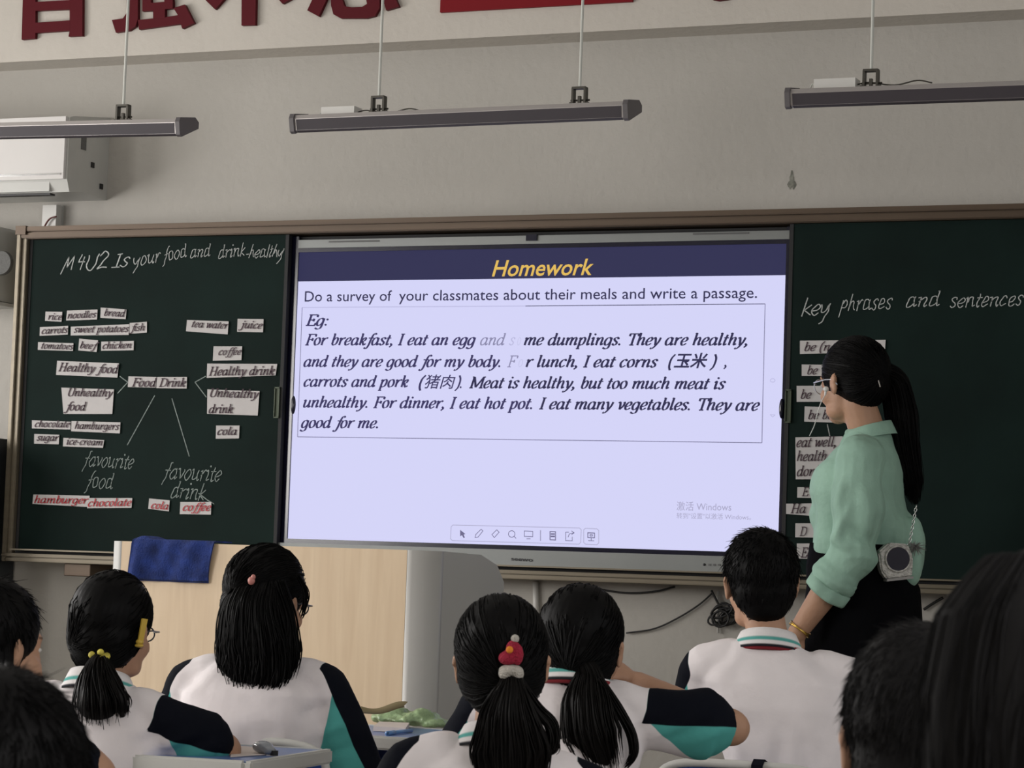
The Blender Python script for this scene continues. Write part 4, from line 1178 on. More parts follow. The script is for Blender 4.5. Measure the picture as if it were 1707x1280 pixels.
def strands(P, R):
    """P (n, m, 3) paths; R (n, m) radii -> mesh of thin three-sided tubes"""
    n, m, _ = P.shape
    T = np.gradient(P, axis=1); T /= np.linalg.norm(T, axis=2)[..., None]+1e-9
    ref = np.array([.31, .57, .76])
    N = np.cross(T, ref); N /= np.linalg.norm(N, axis=2)[..., None]+1e-9; B = np.cross(T, N)
    V = np.stack([P+R[..., None]*(math.cos(a)*N+math.sin(a)*B) for a in (0, 2.094, 4.189)], 2).reshape(-1, 3)
    base = (np.arange(n)[:, None]*m+np.arange(m-1)[None, :])*3
    F = []
    for q in range(3):
        r = (q+1) % 3
        F.append(np.stack([base+q, base+r, base+3+r, base+3+q], -1).reshape(-1, 4))
    F = np.concatenate(F)
    me = bpy.data.meshes.new('strands')
    me.vertices.add(len(V)); me.vertices.foreach_set('co', V.ravel())
    me.loops.add(F.size); me.loops.foreach_set('vertex_index', F.ravel().astype(np.int32))
    me.polygons.add(len(F)); me.polygons.foreach_set('loop_start', np.arange(0, F.size, 4, dtype=np.int32))
    me.update(calc_edges=True)
    me.polygons.foreach_set('use_smooth', np.ones(len(F), bool))
    return me


def join(meshes):
    bm = bmesh.new()
    for m_ in meshes: bm.from_mesh(m_)
    me = bpy.data.meshes.new('joined'); bm.to_mesh(me); bm.free()
    me.polygons.foreach_set('use_smooth', np.ones(len(me.polygons), bool))
    return me


CC, CRR = np.array((0, -.020, .034)), np.array((.083, .100, .093))      # hair cap ellipsoid in head frame


NAPE = {'tail': [((0, -.038, -.012), (.078, .074, .078)), ((0, -.058, -.045), (.058, .045, .050))],
        'short': [((0, -.040, -.010), (.074, .068, .072)), ((0, -.052, -.048), (.054, .044, .042))],
        'bob': [((0, -.035, -.025), (.084, .074, .075)), ((0, -.03, .03), (.090, .098, .088))],
        'up': [((0, -.045, .0), (.074, .068, .072)), ((0, -.052, -.030), (.056, .044, .045))]}


def on_cap(dirs, lift=1.0, style=None):
    """point of the hair surface seen from the cap centre in these directions"""
    t = 1/np.linalg.norm(dirs/CRR, axis=-1)
    for c, r in NAPE.get(style, []):
        o = (CC-np.array(c))/np.array(r); d = dirs/np.array(r)
        a = np.sum(d*d, -1); b = np.sum(d*o, -1); q = b*b-a*(np.dot(o, o)-1)
        t = np.maximum(t, np.where(q > 0, (-b+np.sqrt(np.maximum(q, 0)))/a, 0))
    return CC+dirs*t[..., None]*lift


def cap_blob(h, style, voxel=.006):
    mb = MB()
    h.ell(mb, CC, CRR)
    for c, r in NAPE[style if style in NAPE else 'tail']: h.ell(mb, c, r)
    me = fuse(mb, voxel*h.k, 4)
    v, n = getv(me), getn(me); loc = (v-h.c)@h.R/h.k
    ang = np.arctan2(loc[:, 0], loc[:, 1]-.02)
    setv(me, v+n*(.0005*np.sin(ang*60+8*loc[:, 2]/.1)+.0008*wob(loc, 3, 90))[:, None])
    return me


def cap_strands(h, tie, n=260, seed=1, r=.0011, style='tail'):
    """hair combed over the skull to a tie point"""
    g = np.random.default_rng(seed); m = 10
    a = g.uniform(0, 2*PI, n); z = g.uniform(-.15, .98, n)
    s0 = np.stack([np.sin(a)*np.sqrt(1-z*z), np.abs(np.cos(a))*np.sqrt(1-z*z)*.9+.1, z*1.0], 1)
    low = g.random(n) < .35
    s0[low] = np.stack([np.sin(a[low]), -.35*np.abs(np.cos(a[low])), -.98+.75*g.random(low.sum())], 1)
    s0 /= np.linalg.norm(s0, axis=1)[:, None]
    td = np.array(tie, float)-CC; td /= np.linalg.norm(td)
    t = np.linspace(0, 1, m)[None, :, None]
    d = s0[:, None, :]*(1-t)+(td+g.normal(size=(n, 1, 3))*.05)*t
    d /= np.linalg.norm(d, axis=2)[..., None]
    P = on_cap(d, 1.0, style)
    P = CC+(P-CC)*(1.004+.018*g.random((n, 1, 1))*np.sin(t*PI))
    low2 = P[..., 2] < -.03
    P = h.pts(P.reshape(-1, 3)).reshape(n, m, 3)
    R = np.tile(np.array([.4, .8, 1, 1, 1, 1, 1, 1, .9, .6])*r*h.k, (n, 1))*g.uniform(.8, 1.8, (n, 1))
    return strands(P, R)


def short_strands(h, n=1100, seed=2, L=.020, spiky=.35, r=.0012, style='short'):
    g = np.random.default_rng(seed); m = 5
    a = g.uniform(0, 2*PI, n); z = g.uniform(-.97, 1, n)
    d = np.stack([np.sin(a)*np.sqrt(1-z*z), np.cos(a)*np.sqrt(1-z*z), z], 1)
    keep = ~((d[:, 1] > .5) & (d[:, 2] < .25)) & ~((d[:, 1] > -.1) & (d[:, 2] < -.2)); d = d[keep]; n = len(d)
    p = on_cap(d, .985, style); nr = (p-CC)/CRR**2; nr /= np.linalg.norm(nr, axis=1)[:, None]
    crown = np.array([0.02, -.05, .12])
    tg = p-crown; tg -= nr*np.sum(tg*nr, 1)[:, None]; tg /= np.linalg.norm(tg, axis=1)[:, None]+1e-9
    tg += g.normal(size=tg.shape)*.22
    t = np.linspace(0, 1, m)[None, :, None]; LL = L*g.uniform(.5, 1.3, (n, 1, 1))
    P = p[:, None]+LL*(tg[:, None]*t+nr[:, None]*spiky*np.sin(t*1.7))
    P = h.pts(P.reshape(-1, 3)).reshape(n, m, 3)
    R = np.tile(np.array([1, 1, .9, .6, .2])*r*h.k, (n, 1))
    return strands(P, R)


def tail_strands(path, rad, n=300, seed=4, r=.0013, flare=1.0, fray=.15, wave=.004, flat=(1, 1)):
    """hair bundle along a 3D path; rad: radius at each path point"""
    g = np.random.default_rng(seed)
    C = np.array(cr([np.array(p) for p in path], 5)); m = len(C)
    rr = np.interp(np.linspace(0, 1, m), np.linspace(0, 1, len(rad)), rad)
    T = np.gradient(C, axis=0); T /= np.linalg.norm(T, axis=1)[:, None]
    X = np.cross(T, np.array([0.05, 1, 0.02])); X /= np.linalg.norm(X, axis=1)[:, None]; Y = np.cross(T, X)
    ang = g.uniform(0, 2*PI, n); q = np.sqrt(g.uniform(0, 1, n))
    tt = np.linspace(0, 1, m)
    dx = (q*np.cos(ang))[:, None]+fray*g.normal(size=(n, 1))*tt**2; dy = (q*np.sin(ang))[:, None]+fray*g.normal(size=(n, 1))*tt**2
    end = g.uniform(.80, 1.0, n)
    s_ = tt[None, :]*end[:, None]
    idx = s_*(m-1); i0 = np.clip(idx.astype(int), 0, m-2); f_ = (idx-i0)[..., None]
    lerp = lambda A: A[i0]*(1-f_)+A[i0+1]*f_
    Rr = (rr[i0]*(1-f_[..., 0])+rr[i0+1]*f_[..., 0])
    P = lerp(C)+lerp(X)*(dx*Rr*flat[0])[..., None]+lerp(Y)*(dy*Rr*flat[1])[..., None]
    P += (wave*np.sin(tt[None, :]*9+g.uniform(0, 6, (n, 1)))*tt[None, :])[..., None]*g.normal(size=(n, 1, 3))*.6
    R = np.tile(r*np.clip(np.minimum(1, (1.04-tt)*5), .12, 1), (n, 1))*g.uniform(.7, 1.6, (n, 1))
    return strands(P, R)


def tail_core(path, rad, k=.80, flat=(1, 1)):
    C = np.array(cr([np.array(p) for p in path], 5)); m = len(C)
    rr = np.interp(np.linspace(0, 1, m), np.linspace(0, 1, len(rad)), rad)*k
    T = np.gradient(C, axis=0); T /= np.linalg.norm(T, axis=1)[:, None]
    X = np.cross(T, np.array([0.05, 1, 0.02])); X /= np.linalg.norm(X, axis=1)[:, None]; Y = np.cross(T, X)
    K = 20; V = []
    for i in range(m):
        a = np.arange(K)*2*PI/K; e = 1+.015*np.sin(a*7+i*.15); s2 = rr[i]*(1 if i < m-2 else .5)
        V.append(C[i]+s2*e[:, None]*(np.cos(a)[:, None]*X[i]*flat[0]+np.sin(a)[:, None]*Y[i]*flat[1]))
    f = [(i*K+j, i*K+(j+1) % K, (i+1)*K+(j+1) % K, (i+1)*K+j) for i in range(m-1) for j in range(K)]
    f += [tuple(range(K))[::-1], tuple((m-1)*K+j for j in range(K))]
    return MB().add(np.concatenate(V), f).mesh()


def collar_mesh(c, rx, ry, h_, tilt=0.0, open_=.5):
    """polo collar folded over: stand inside, fall outside"""
    prof = [(-.004, -.012, 0), (-.002, h_*.55, .05), (.002, h_, .12), (.007, h_*1.02, .2), (.013, h_*.6, .5), (.0155, h_*.40, .62), (.018, h_*.22, .71), (.0195, h_*.10, .78), (.024, -h_*.28, .95), (.0255, -h_*.36, 1.0), (.021, -h_*.34, 1.0)]
    n = 44; V = []; at_ = []
    for i in range(n+1):
        a = PI/2+open_/2+(2*PI-open_)*i/n
        back = max(0, -math.sin(a)); fr_ = max(0, math.sin(a))
        for o_, z, u in prof:
            V.append((c[0]+(rx+o_)*math.cos(a), c[1]+(ry+o_)*math.sin(a), c[2]+z+.018*back*1.0-.020*fr_)); at_.append(u)
    m = len(prof); f = [(i*m+j, (i+1)*m+j, (i+1)*m+j+1, i*m+j+1) for i in range(n) for j in range(m-1)]
    me = MB().add(V, f).mesh(); u = np.array(at_)
    setattr_f(me, 'teal', (.07-np.abs(u-.70))*.03); setattr_f(me, 'navy', (u-.90)*.03)
    return me


def loc_of(r, px, py, d):
    """pixel at depth d in the local frame of thing r"""
    p = at(px, py, d)-np.array(r.location); return rotz(-r.rotation_euler[2])@p


TH0 = math.atan2(-FW[0], FW[1])                 # rotation that makes a figure face straight away from the camera


def kid(label, top, depth, turn=23, head=(0, 0, 0), hair='tail', hk=1.0, arms=None, lean=.10, wide=1.0, seed=1, roll=0.0,
        skin='skin', hairmat='hair', tie=(0, -.118, -.035), scarf=False, sway=0.0, legs=True, voxel=.0075, sh=0.0, detail=True, hip=None, hairfine=1.0, dz=0.0, sleeve=.86):
    """seated pupil; top = pixel of the crown, turn = degrees right of 'straight away from the camera'"""
    T = at(top[0], top[1], depth); k = hk
    r = thing('person', label, 'person', (T[0], T[1], 0), TH0-math.radians(turn))
    zt = T[2]
    Hc = np.array([0, .0, zt-.127*k])
    h = Head(Hc, -math.radians(head[0]), math.radians(head[1]), math.radians(head[2]), k)
    dz_ = zt-1.20+dz                                # everything hangs from the crown
    S = lambda x, y, z: np.array([x*wide*k+sway*(1.0-z), y*k-lean*(1.10-z)*1.0, (z-1.20)*k+1.20+dz_+roll*x*-1])
    def ring(z, rx, ry, cy):
        p = S(0, cy, z); return (p[2], rx*wide*k, ry*k, p[0], p[1])
    # ---- body, one surface
    b = MB(); h.flesh(b)
    b.cone(S(0, -.015, .915), h.p((0, -.022, -.055)), .050*k, .045*k)
    b.rings([ring(*q) for q in ((.42, .13, .10, 0), (.55, .125, .095, 0), (.70, .13, .10, -.01), (.82, .14, .098, -.015), (.87, .115, .075, -.02), (.90, .065, .05, -.02))])
    arms = arms or {}
    shl = {}
    for q in (-1, 1):
        sh_ = S(q*.150, -.015, .866); shl[q] = sh_
        el, wr, hd, nn = arms.get(q, ((q*.20, .10, .66), (q*.06, .30, .72), (-q*.5, .8, 0), (0, 0, -1)))
        if callable(el): el, wr = el(r), wr(r)
        else: el = S(*el); wr = S(*wr)
        b.limb([S(q*.09, -.015, .872), sh_, el, wr], [.05*k, .046*k, .037*k, .025*k]); hand(b, wr, hd, nn, q, .5, .9*k)
        arms[q] = (el, wr, hd, nn)
    # legs, seated
    hz = .50
    for q in (-1, 1):
        hp = np.array([S(0, 0, .5)[0]+q*.08, S(0, 0, .5)[1]+.02, hz-.0]); kn = hp+(q*.03, .40*k, -.02); an = kn+(0, -.05, -kn[2]+.09)
        b.limb([hp, kn, an], [.082*k, .056*k, .038*k]); b.limb([an, (an[0], an[1]+.13, .035)], [.036, .030])
        arms['leg%d' % q] = (hp, kn, an)
    me = fuse(b, voxel, 3); h.attrs(me)
    link('body', me, M[skin], r, True)
    if detail: h.eyes(r)
    # ---- polo shirt
    s = MB()
    s.rings([ring(*q) for q in ((.44, .165, .130, .0), (.52, .162, .126, 0), (.62, .158, .124, -.005), (.72, .163, .124, -.012), (.80, .170, .122, -.018),
                                (.855, .166, .106, -.022), (.89, .138, .088, -.022), (.918, .100, .072, -.02), (.94, .066, .06, -.018))], 36)
    cuff = {}
    for q in (-1, 1):
        el = arms[q][0]; d = unit(el-shl[q]); L = np.linalg.norm(el-shl[q]); cu = shl[q]+d*(L*(sleeve if q > 0 else .86))
        s.limb([S(q*.10, -.018, .882), shl[q]], [.058*k, .060*k]); s.cone(shl[q], cu, .060*k, .064*k, 20)
        s.tube([shl[q]+d*.01, cu, cu+d*.014*k], [.058*k, .069*k, .068*k], 24)
        cuff[q] = (cu, d, L)
    me = fuse(s, voxel*.85, 2)
    v = getv(me)
    # sleeve colour bands
    sl = np.full(len(v), -1.0); te = np.full(len(v), -1.0)
    for q in (-1, 1):
        cu, d, L = cuff[q]; rel = v-shl[q]; t = rel@d
        tc = np.clip(t, 0, L); dist = np.linalg.norm(rel-tc[:, None]*d, axis=1)
        out = np.array([q, 0, .25]); out = unit(out-d*np.dot(out, d)); bk = np.cross(d, out); bk = bk if bk[1] < 0 else -bk
        ph = np.arctan2(rel@bk, rel@out)
        x = q*(v[:, 0]-S(0, 0, .9)[0]); zl = v[:, 2]-shl[q][2]
        thr = (.152+sh)*wide*k+.30*np.minimum(zl, .02)-.02*0
        edge = np.minimum(x-thr, .092*k-dist)
        tn = np.clip(t/L, 0, 1)
        a1 = math.radians(62)-tn*math.radians(14); a2 = a1+np.clip(tn-.06, -.1, 1)*math.radians(135)
        m1 = np.minimum(edge, (a1-ph)*.05); m1 = np.where(ph < -2.4, np.minimum(edge, -(ph+2.4+.001)*0-.05), m1)
        m2 = np.minimum(edge, (a2-ph)*.05)
        m2 = np.where(ph < -2.4, -.05, m2)
        sl = np.maximum(sl, m1); te = np.maximum(te, m2)
    setattr_f(me, 'navy', sl); setattr_f(me, 'teal', te)
    # cloth folds
    n = getn(me); g = np.random.default_rng(seed); disp_ = .0055*wob(v, seed, 22)+.0024*wob(v, seed+5, 50)
    bk_ = n[:, 1] < .2                              # the back gets the long folds
    dz1 = np.zeros(len(v))
    for q in (-1, 1):
        for j in range(6):
            a0 = S(q*(.165-.006*j), -.12, .86-.035*j); a1_ = S(q*(.02+.08*g.random()), -.14, .66-.055*j+.06*g.random())
            dz1 += (.0075 if j % 2 else -.0065)*folds(v, a0, a1_, .009+.006*g.random(), 1)
        cu, d, L = cuff[q]
        for j in range(4):
            a0 = shl[q]+d*L*(.12+.22*j)+np.array([q*.055, -.04, .01]); dz1 += (.006 if j % 2 else -.006)*folds(v, a0, a0+np.array([-q*.10, -.01, -.04]), .009, 1)
    for j in range(5):
        a0 = S(g.uniform(-.13, .13), -.14, g.uniform(.62, .80)); dz1 += g.choice([.007, -.006])*folds(v, a0, a0+np.array([g.uniform(-.07, .07), 0, -.2]), .012, 1)
    for q in (-1, 1):
        a0 = S(q*.05, -.11, .915); dz1 += .004*folds(v, a0, S(q*.13, -.12, .84), .010, 1)
    disp_ += np.where(bk_, dz1, dz1*.4)
    setv(me, v+n*disp_[:, None])
    link('polo_shirt', me, M['polo'], r, True)
    cc = S(0, -.018, .93)
    link('collar', collar_mesh(cc, .056*k, .056*k, .030*k), M['collar'], r, True)
    if scarf:
        mb = MB(); n_ = 28; P = [cc+np.array([.076*k*math.cos(a), .074*k*math.sin(a), -.004-.03*max(0, math.sin(a))+.010*max(0, -math.sin(a))]) for a in [2*PI*i/n_ for i in range(n_)]]
        mb.tube(P, .0065*k, 8, closed=True); link('neckerchief', mb.mesh(), M['scarf'], r, True)
    # trousers and shoes
    tb = MB()
    for q in (-1, 1):
        hp, kn, an = arms['leg%d' % q]; tb.limb([hp, kn, an], [.095*k, .070*k, .060*k])
    p0 = S(0, 0, .5); tb.ell((p0[0], p0[1]+.01, hz), (.165*k, .14*k, .085))
    link('trousers', fuse(tb, .012, 2), M['trousers'], r, True)
    for q in (-1, 1):
        hp, kn, an = arms['leg%d' % q]; mb = MB().ell((an[0], an[1]+.06, .042), (.045, .12, .042)); link('shoe', mb.mesh(), M['shoe'], r, True)
    # ---- hair
    parts = [cap_blob(h, {'short': 'short', 'bob': 'bob'}.get(hair, 'tail'), .006)]
    if hair in ('short', 'bob'):
        parts.append(short_strands(h, int((3000 if hair == 'short' else 1800)/hairfine**1.5), seed, .017 if hair == 'short' else .026, .14*hairfine if hair == 'short' else .03, .0008*hairfine, hair))
    else:
        parts.append(cap_strands(h, tie, int(520/hairfine**2), seed, .0009*hairfine))
    link('hair', join(parts), M[hairmat], r, True)
    return r, h, S, arms


def tail(r, h, path, rad, n=320, seed=3, m='hair', name='ponytail', flat=(1, 1), fray=.15, core=.8, sr=.0013, **kw):
    me = join([tail_core(path, rad, core, flat), tail_strands(path, rad, n, seed, sr, fray=fray, flat=flat, **kw)])
    return link(name, me, M[m], r, True)


def glasses(h, par, m, rx=.020, rz=.016, name='glasses'):
    mb = MB()
    for q in (-1, 1):
        P = [h.p((q*.031+rx*math.cos(a), .0875-.10*abs(rx*math.cos(a)+q*0)*.3, .001+rz*math.sin(a))) for a in [2*PI*i/20 for i in range(20)]]
        mb.tube(P, .0016, 6, closed=True)
        mb.tube([h.p((q*.050, .085, .006)), h.p((q*.068, .075, .008)), h.p((q*.080, .02, .008)), h.p((q*.082, -.012, .004)), h.p((q*.080, -.025, -.012))], .0016, 6)
    mb.tube([h.p((-.011, .087, .004)), h.p((0, .090, .007)), h.p((.011, .087, .004))], .0016, 6)
    return link(name, mb.mesh(), m, par, True)


# --- girl with the yellow clip (left)
p3, h3, S3, _ = kid('seated girl with low ponytail in a yellow tie and yellow hair clip, wearing glasses', (194, 951), 5.3, turn=13, head=(8, -4, 3), seed=11, hk=.94, dz=.02,
                    sleeve=.66, arms={1: (lambda r_: loc_of(r_, 374, 1250, 5.25), lambda r_: loc_of(r_, 350, 1224, 5.46), (-.4, .7, .2), (0, 0, -1)), -1: ((-.21, .14, .81), (-.05, .30, .85), (.7, .6, 0), (0, 0, -1))},
                    tie=(-.05, -.098, -.052), lean=.16, roll=.04, wide=1.0, sh=-.01, sway=-.1)
q = lambda x, y, d=5.3: loc_of(p3, x, y, d)
t0 = q(167, 1097, 5.19)
tail(p3, h3, [q(180, 1085, 5.21), t0, q(162, 1130, 5.16), q(165, 1165, 5.15), q(168, 1203, 5.16)], [.014, .013, .034, .048, .040], 380, 12, 'hairwarm', fray=.22)
tail(p3, h3, [q(172, 1100, 5.18), q(190, 1140, 5.14), q(202, 1168, 5.13), q(204, 1194, 5.14)], [.012, .016, .016, .012], 90, 13, 'hairwarm', name='hair_lock')
mb = MB(); mb.tube([t0+.014*np.array([math.cos(a), .6*math.sin(a), .35*math.cos(a)]) for a in [2*PI*i/16 for i in range(16)]], .007, 8, closed=True)
for i in range(5): mb.ell(t0+np.array([.016*math.cos(i*1.3), -.010, .012*math.sin(i*1.3)]), (.007, .006, .007))
link('hair_tie', mb.mesh(), M['yellowtie'], p3, True)
ha, hb = q(240, 1032, 5.22), q(232, 1075, 5.215)
d = hb-ha; nrm = unit(ha-h3.c); sd = unit(np.cross(d, nrm))
mb = MB(); mb.prism([(-.0065, 0), (.0065, 0), (.0055, 1), (-.0055, 1)], ha, sd, d, nrm*.004)
mb.ell(hb-d*.12, (.008, .008, .006)); mb.ell(hb+d*.02, (.009, .006, .004))
link('hair_clip', mb.mesh(), M['yellow'], p3, False)
glasses(h3, p3, M['glassesdark'])

# --- girl with long loose hair (second from left)
p4, h4, S4, _ = kid('seated girl with long loose black hair down her back and a pink clip', (449, 907), 5.8, turn=14, head=(16, -6, 4), seed=21, dz=.024,
                    arms={1: ((.225, .02, .66), (.14, .22, .64), (-.6, .6, .2), (0, 0, -1)), -1: ((-.22, .05, .66), (-.06, .28, .70), (.7, .6, 0), (0, 0, -1))},
                    tie=(-.02, -.115, .0), lean=.10, wide=1.02, sh=-.012)
q = lambda x, y, d=5.68: loc_of(p4, x, y, d)
tail(p4, h4, [q(432, 970, 5.71), q(418, 1010, 5.67), q(420, 1070, 5.66), q(424, 1120, 5.66), q(408, 1196, 5.665)], [.045, .066, .084, .078, .030], 1100, 22, 'hair', name='long_hair', flat=(1, .35), fray=.13, core=.86, wave=.009)
tail(p4, h4, [q(455, 975, 5.70), q(470, 1030, 5.67), q(476, 1085, 5.66), q(470, 1135, 5.66)], [.030, .034, .032, .020], 260, 23, 'hair', name='hair_lock', flat=(1, .6), fray=.3)
tail(p4, h4, [q(497, 960, 5.72), q(510, 985, 5.72), q(508, 1010, 5.72), q(500, 1035, 5.72)], [.004, .006, .006, .003], 14, 24, 'hair', name='hair_lock', core=.2)
mb = MB(); c = q(419, 968, 5.665); mb.ell(c, (.008, .006, .009)); mb.ell(c+(.004, .0, .008), (.005, .005, .006)); link('hair_clip', mb.mesh(), M['pink'], p4, True)
glasses(h4, p4, M['glassesdark'])

# --- boy at the edge left
p1, h1, S1, _ = kid('seated child with a short black bob at the left edge, hand near the cheek', (-4, 961), 4.45, hk=.92, turn=30, head=(10, -6, 0), hair='bob', seed=31,
                    sleeve=.6, arms={1: (lambda r_: loc_of(r_, 160, 1290, 4.32), lambda r_: loc_of(r_, 48, 1172, 4.42), (-.25, .25, .9), (-1, .2, 0)), -1: ((-.21, .08, .70), (-.05, .28, .74), (.7, .6, 0), (0, 0, -1))}, lean=.10, sh=-.01)

# --- girl with the red and cream hair tie (centre)
p5, h5, S5, _ = kid('seated girl with long ponytail in a crimson and cream knitted hair tie', (841, 988), 4.5, turn=2, head=(0, 2, -3), seed=41, roll=.12,
                    arms={1: ((.225, .03, .66), (.10, .26, .70), (-.6, .6, .2), (0, 0, -1)), -1: ((-.235, .03, .66), (-.06, .28, .70), (.7, .6, 0), (0, 0, -1))},
                    tie=(.012, -.118, -.03), lean=.06, scarf=False, wide=1.0, sh=-.018, hk=.945)
q = lambda x, y, d=4.500: loc_of(p5, x, y, d)
tail(p5, h5, [q(851, 1118, 4.400), q(852, 1140, 4.365), q(848, 1190, 4.350), q(852, 1250, 4.360), q(855, 1330, 4.370)], [.013, .020, .048, .066, .050], 650, 42, 'hairwarm', fray=.10, flat=(1, .5), core=.86)
tail(p5, h5, [q(862, 1125, 4.380), q(895, 1180, 4.360), q(920, 1210, 4.360), q(922, 1245, 4.360), q(905, 1262, 4.360)], [.006, .010, .012, .010, .004], 36, 43, 'hairwarm', name='hair_lock', core=.2)
c = q(852, 1113, 4.375)
mb = MB(); mb.ell(c+(0, 0, -.004), (.021, .018, .010)); mb.ell(c+(-.010, -.002, -.010), (.011, .014, .010)); mb.ell(c+(.011, 0, -.010), (.011, .014, .010))
tie_ = link('hair_tie', fuse(mb, .003, 1), M['knitwhite'], p5, True)
mb = MB(); mb.ell(c+(-.006, -.004, .016), (.016, .014, .012)); mb.ell(c+(.010, -.004, .022), (.010, .012, .018)); mb.ell(c+(.002, -.004, .032), (.012, .012, .014))
link('crimson_cone', fuse(mb, .003, 1), M['knitred'], tie_, True)
link('cream_tip', MB().ell(c+(.005, -.004, .048), (.007, .008, .007)).mesh(), M['knitwhite'], tie_, True)
link('orange_patch', MB().ell(c+(-.003, -.017, .030), (.006, .004, .006)).mesh(), M['knityellow'], tie_, True)

# --- girl behind her, elbow out to the right
p6, h6, S6, _ = kid('seated girl with low dark ponytail, right elbow stretched out sideways', (974, 973), 5.2, turn=8, head=(8, -3, 0), seed=51,
                    arms={1: ((.325, .03, .852), (.11, .17, .925), (-.7, .1, .5), (-.3, .2, -1)), -1: ((-.20, .08, .70), (-.05, .28, .74), (.7, .6, 0), (0, 0, -1))},
                    tie=(.0, -.112, -.058), lean=.10, scarf=True, sway=-.2, roll=0, sh=.0, dz=.08, sleeve=.68)
q = lambda x, y, d=5.2: loc_of(p6, x, y, d)
tail(p6, h6, [q(975, 1108, 5.09), q(980, 1128, 5.07), q(978, 1170, 5.03), q(985, 1225, 5.02), q(1008, 1292, 5.03)], [.018, .028, .048, .052, .030], 520, 52, 'hairwarm', fray=.16, flat=(1, .5), core=.82)
tail(p6, h6, [q(1000, 1130, 5.04), q(1030, 1180, 5.02), q(1052, 1222, 5.02), q(1056, 1258, 5.02), q(1040, 1282, 5.03)], [.006, .010, .010, .009, .004], 50, 53, 'hairwarm', name='hair_lock', core=.2)

# --- boy with the white back (right of centre)
p7, h7, S7, _ = kid('seated boy with short black hair and broad white polo back, in front of the teacher', (1270, 880), 5.7, turn=10, head=(-16, -3, -3), hair='short', seed=61,
                    arms={1: ((.215, .06, .68), (.06, .30, .72), (-.6, .6, 0), (0, 0, -1)), -1: ((-.235, .10, .70), (-.05, .28, .74), (.7, .6, 0), (0, 0, -1))},
                    lean=.10, scarf=True, wide=1.06, hk=.95, sway=.32, sh=.016, roll=.05, dz=.0, skin='skin')

# --- near, out-of-focus heads
p2, h2, S2, a2_ = kid('near out-of-focus head with short dark hair at the bottom left corner', (10, 1106), 2.45, turn=15, head=(0, 0, 0), hair='short', seed=71, hairfine=.6, skin='skindark', detail=False, hk=1.06,
                      arms={1: ((.215, .06, .68), (.06, .30, .72), (-.6, .6, 0), (0, 0, -1)), -1: ((-.21, .08, .70), (-.05, .28, .74), (.7, .6, 0), (0, 0, -1))})
p8, h8, S8, _ = kid('near out-of-focus head with short soft dark hair, bottom right beside the boy', (1545, 1036), 2.75, turn=10, head=(0, 0, 0), hair='short', seed=81, hairfine=.5, hairmat='hairgrey', detail=False, hk=1.0)
p9, h9, S9, _ = kid('nearest out-of-focus head with long straight dark hair at the right edge', (1785, 905), 2.0, turn=5, head=(0, -4, 0), seed=91, hairfine=.6, hairmat='hairgrey', detail=False, hk=1.08, skin='skindark')
q = lambda x, y, d=1.95: loc_of(p9, x, y, d)
tail(p9, h9, [q(1774, 960, 1.94), q(1757, 1060, 1.92), q(1744, 1180, 1.91), q(1737, 1300, 1.91), q(1732, 1420, 1.92)], [.060, .088, .092, .09, .08], 2200, 92, 'hairgrey', name='long_hair', flat=(1, .5), fray=.05, core=.97, sr=.0006)

# ================================================================== TEACHER
TZ = .10
TT = at(1440, 562, 7.2)
TK = 1.0
tea = thing('person', 'standing woman teacher in mint green shirt and long black skirt, side-on, long ponytail', 'person', (TT[0], TT[1], TZ), TH0+PI/2-math.radians(12))
ht = Head((0, .030, TT[2]-TZ-.127), -math.radians(40), math.radians(-6), math.radians(0), 1.0)
b = MB(); ht.flesh(b)
b.cone((0, -.03, 1.375), ht.p((0, -.022, -.055)), .052, .046)
b.rings([(.86, .155, .12, 0, -.02), (.96, .165, .13, 0, -.02), (1.05, .13, .10, 0, 0), (1.12, .13, .105, 0, .0), (1.24, .14, .115, 0, .01), (1.33, .145, .10, 0, -.005), (1.38, .11, .07, 0, -.02), (1.40, .06, .05, 0, -.025)])
TA = {-1: ((-.195, .002, 1.085), (-.185, .142, .872), (.10, .28, -.9), (1, .0, 0)), 1: ((.20, .0, 1.07), (.20, .05, .83), (0, .15, -1), (-1, 0, 0))}
for s_ in (-1, 1):
    el, wr, hd, nn = TA[s_]; sj = np.array((s_*.165, -.01, 1.335))
    b.limb([(s_*.10, -.01, 1.345), sj, el], [.055, .050, .040]); b.limb([el, (np.array(el)*.6+np.array(wr)*.4), wr], [.042, .040, .026]); hand(b, wr, hd, nn, s_, .45, 1.0)
    b.limb([(s_*.085, -.01, .86), (s_*.085, .01, .47), (s_*.085, -.01, .09)], [.09, .058, .038]); b.limb([(s_*.085, -.01, .07), (s_*.085, .11, .04)], [.035, .028])
me = fuse(b, .0058, 3); ht.attrs(me); link('body', me, M['skin'], tea, True); ht.eyes(tea)
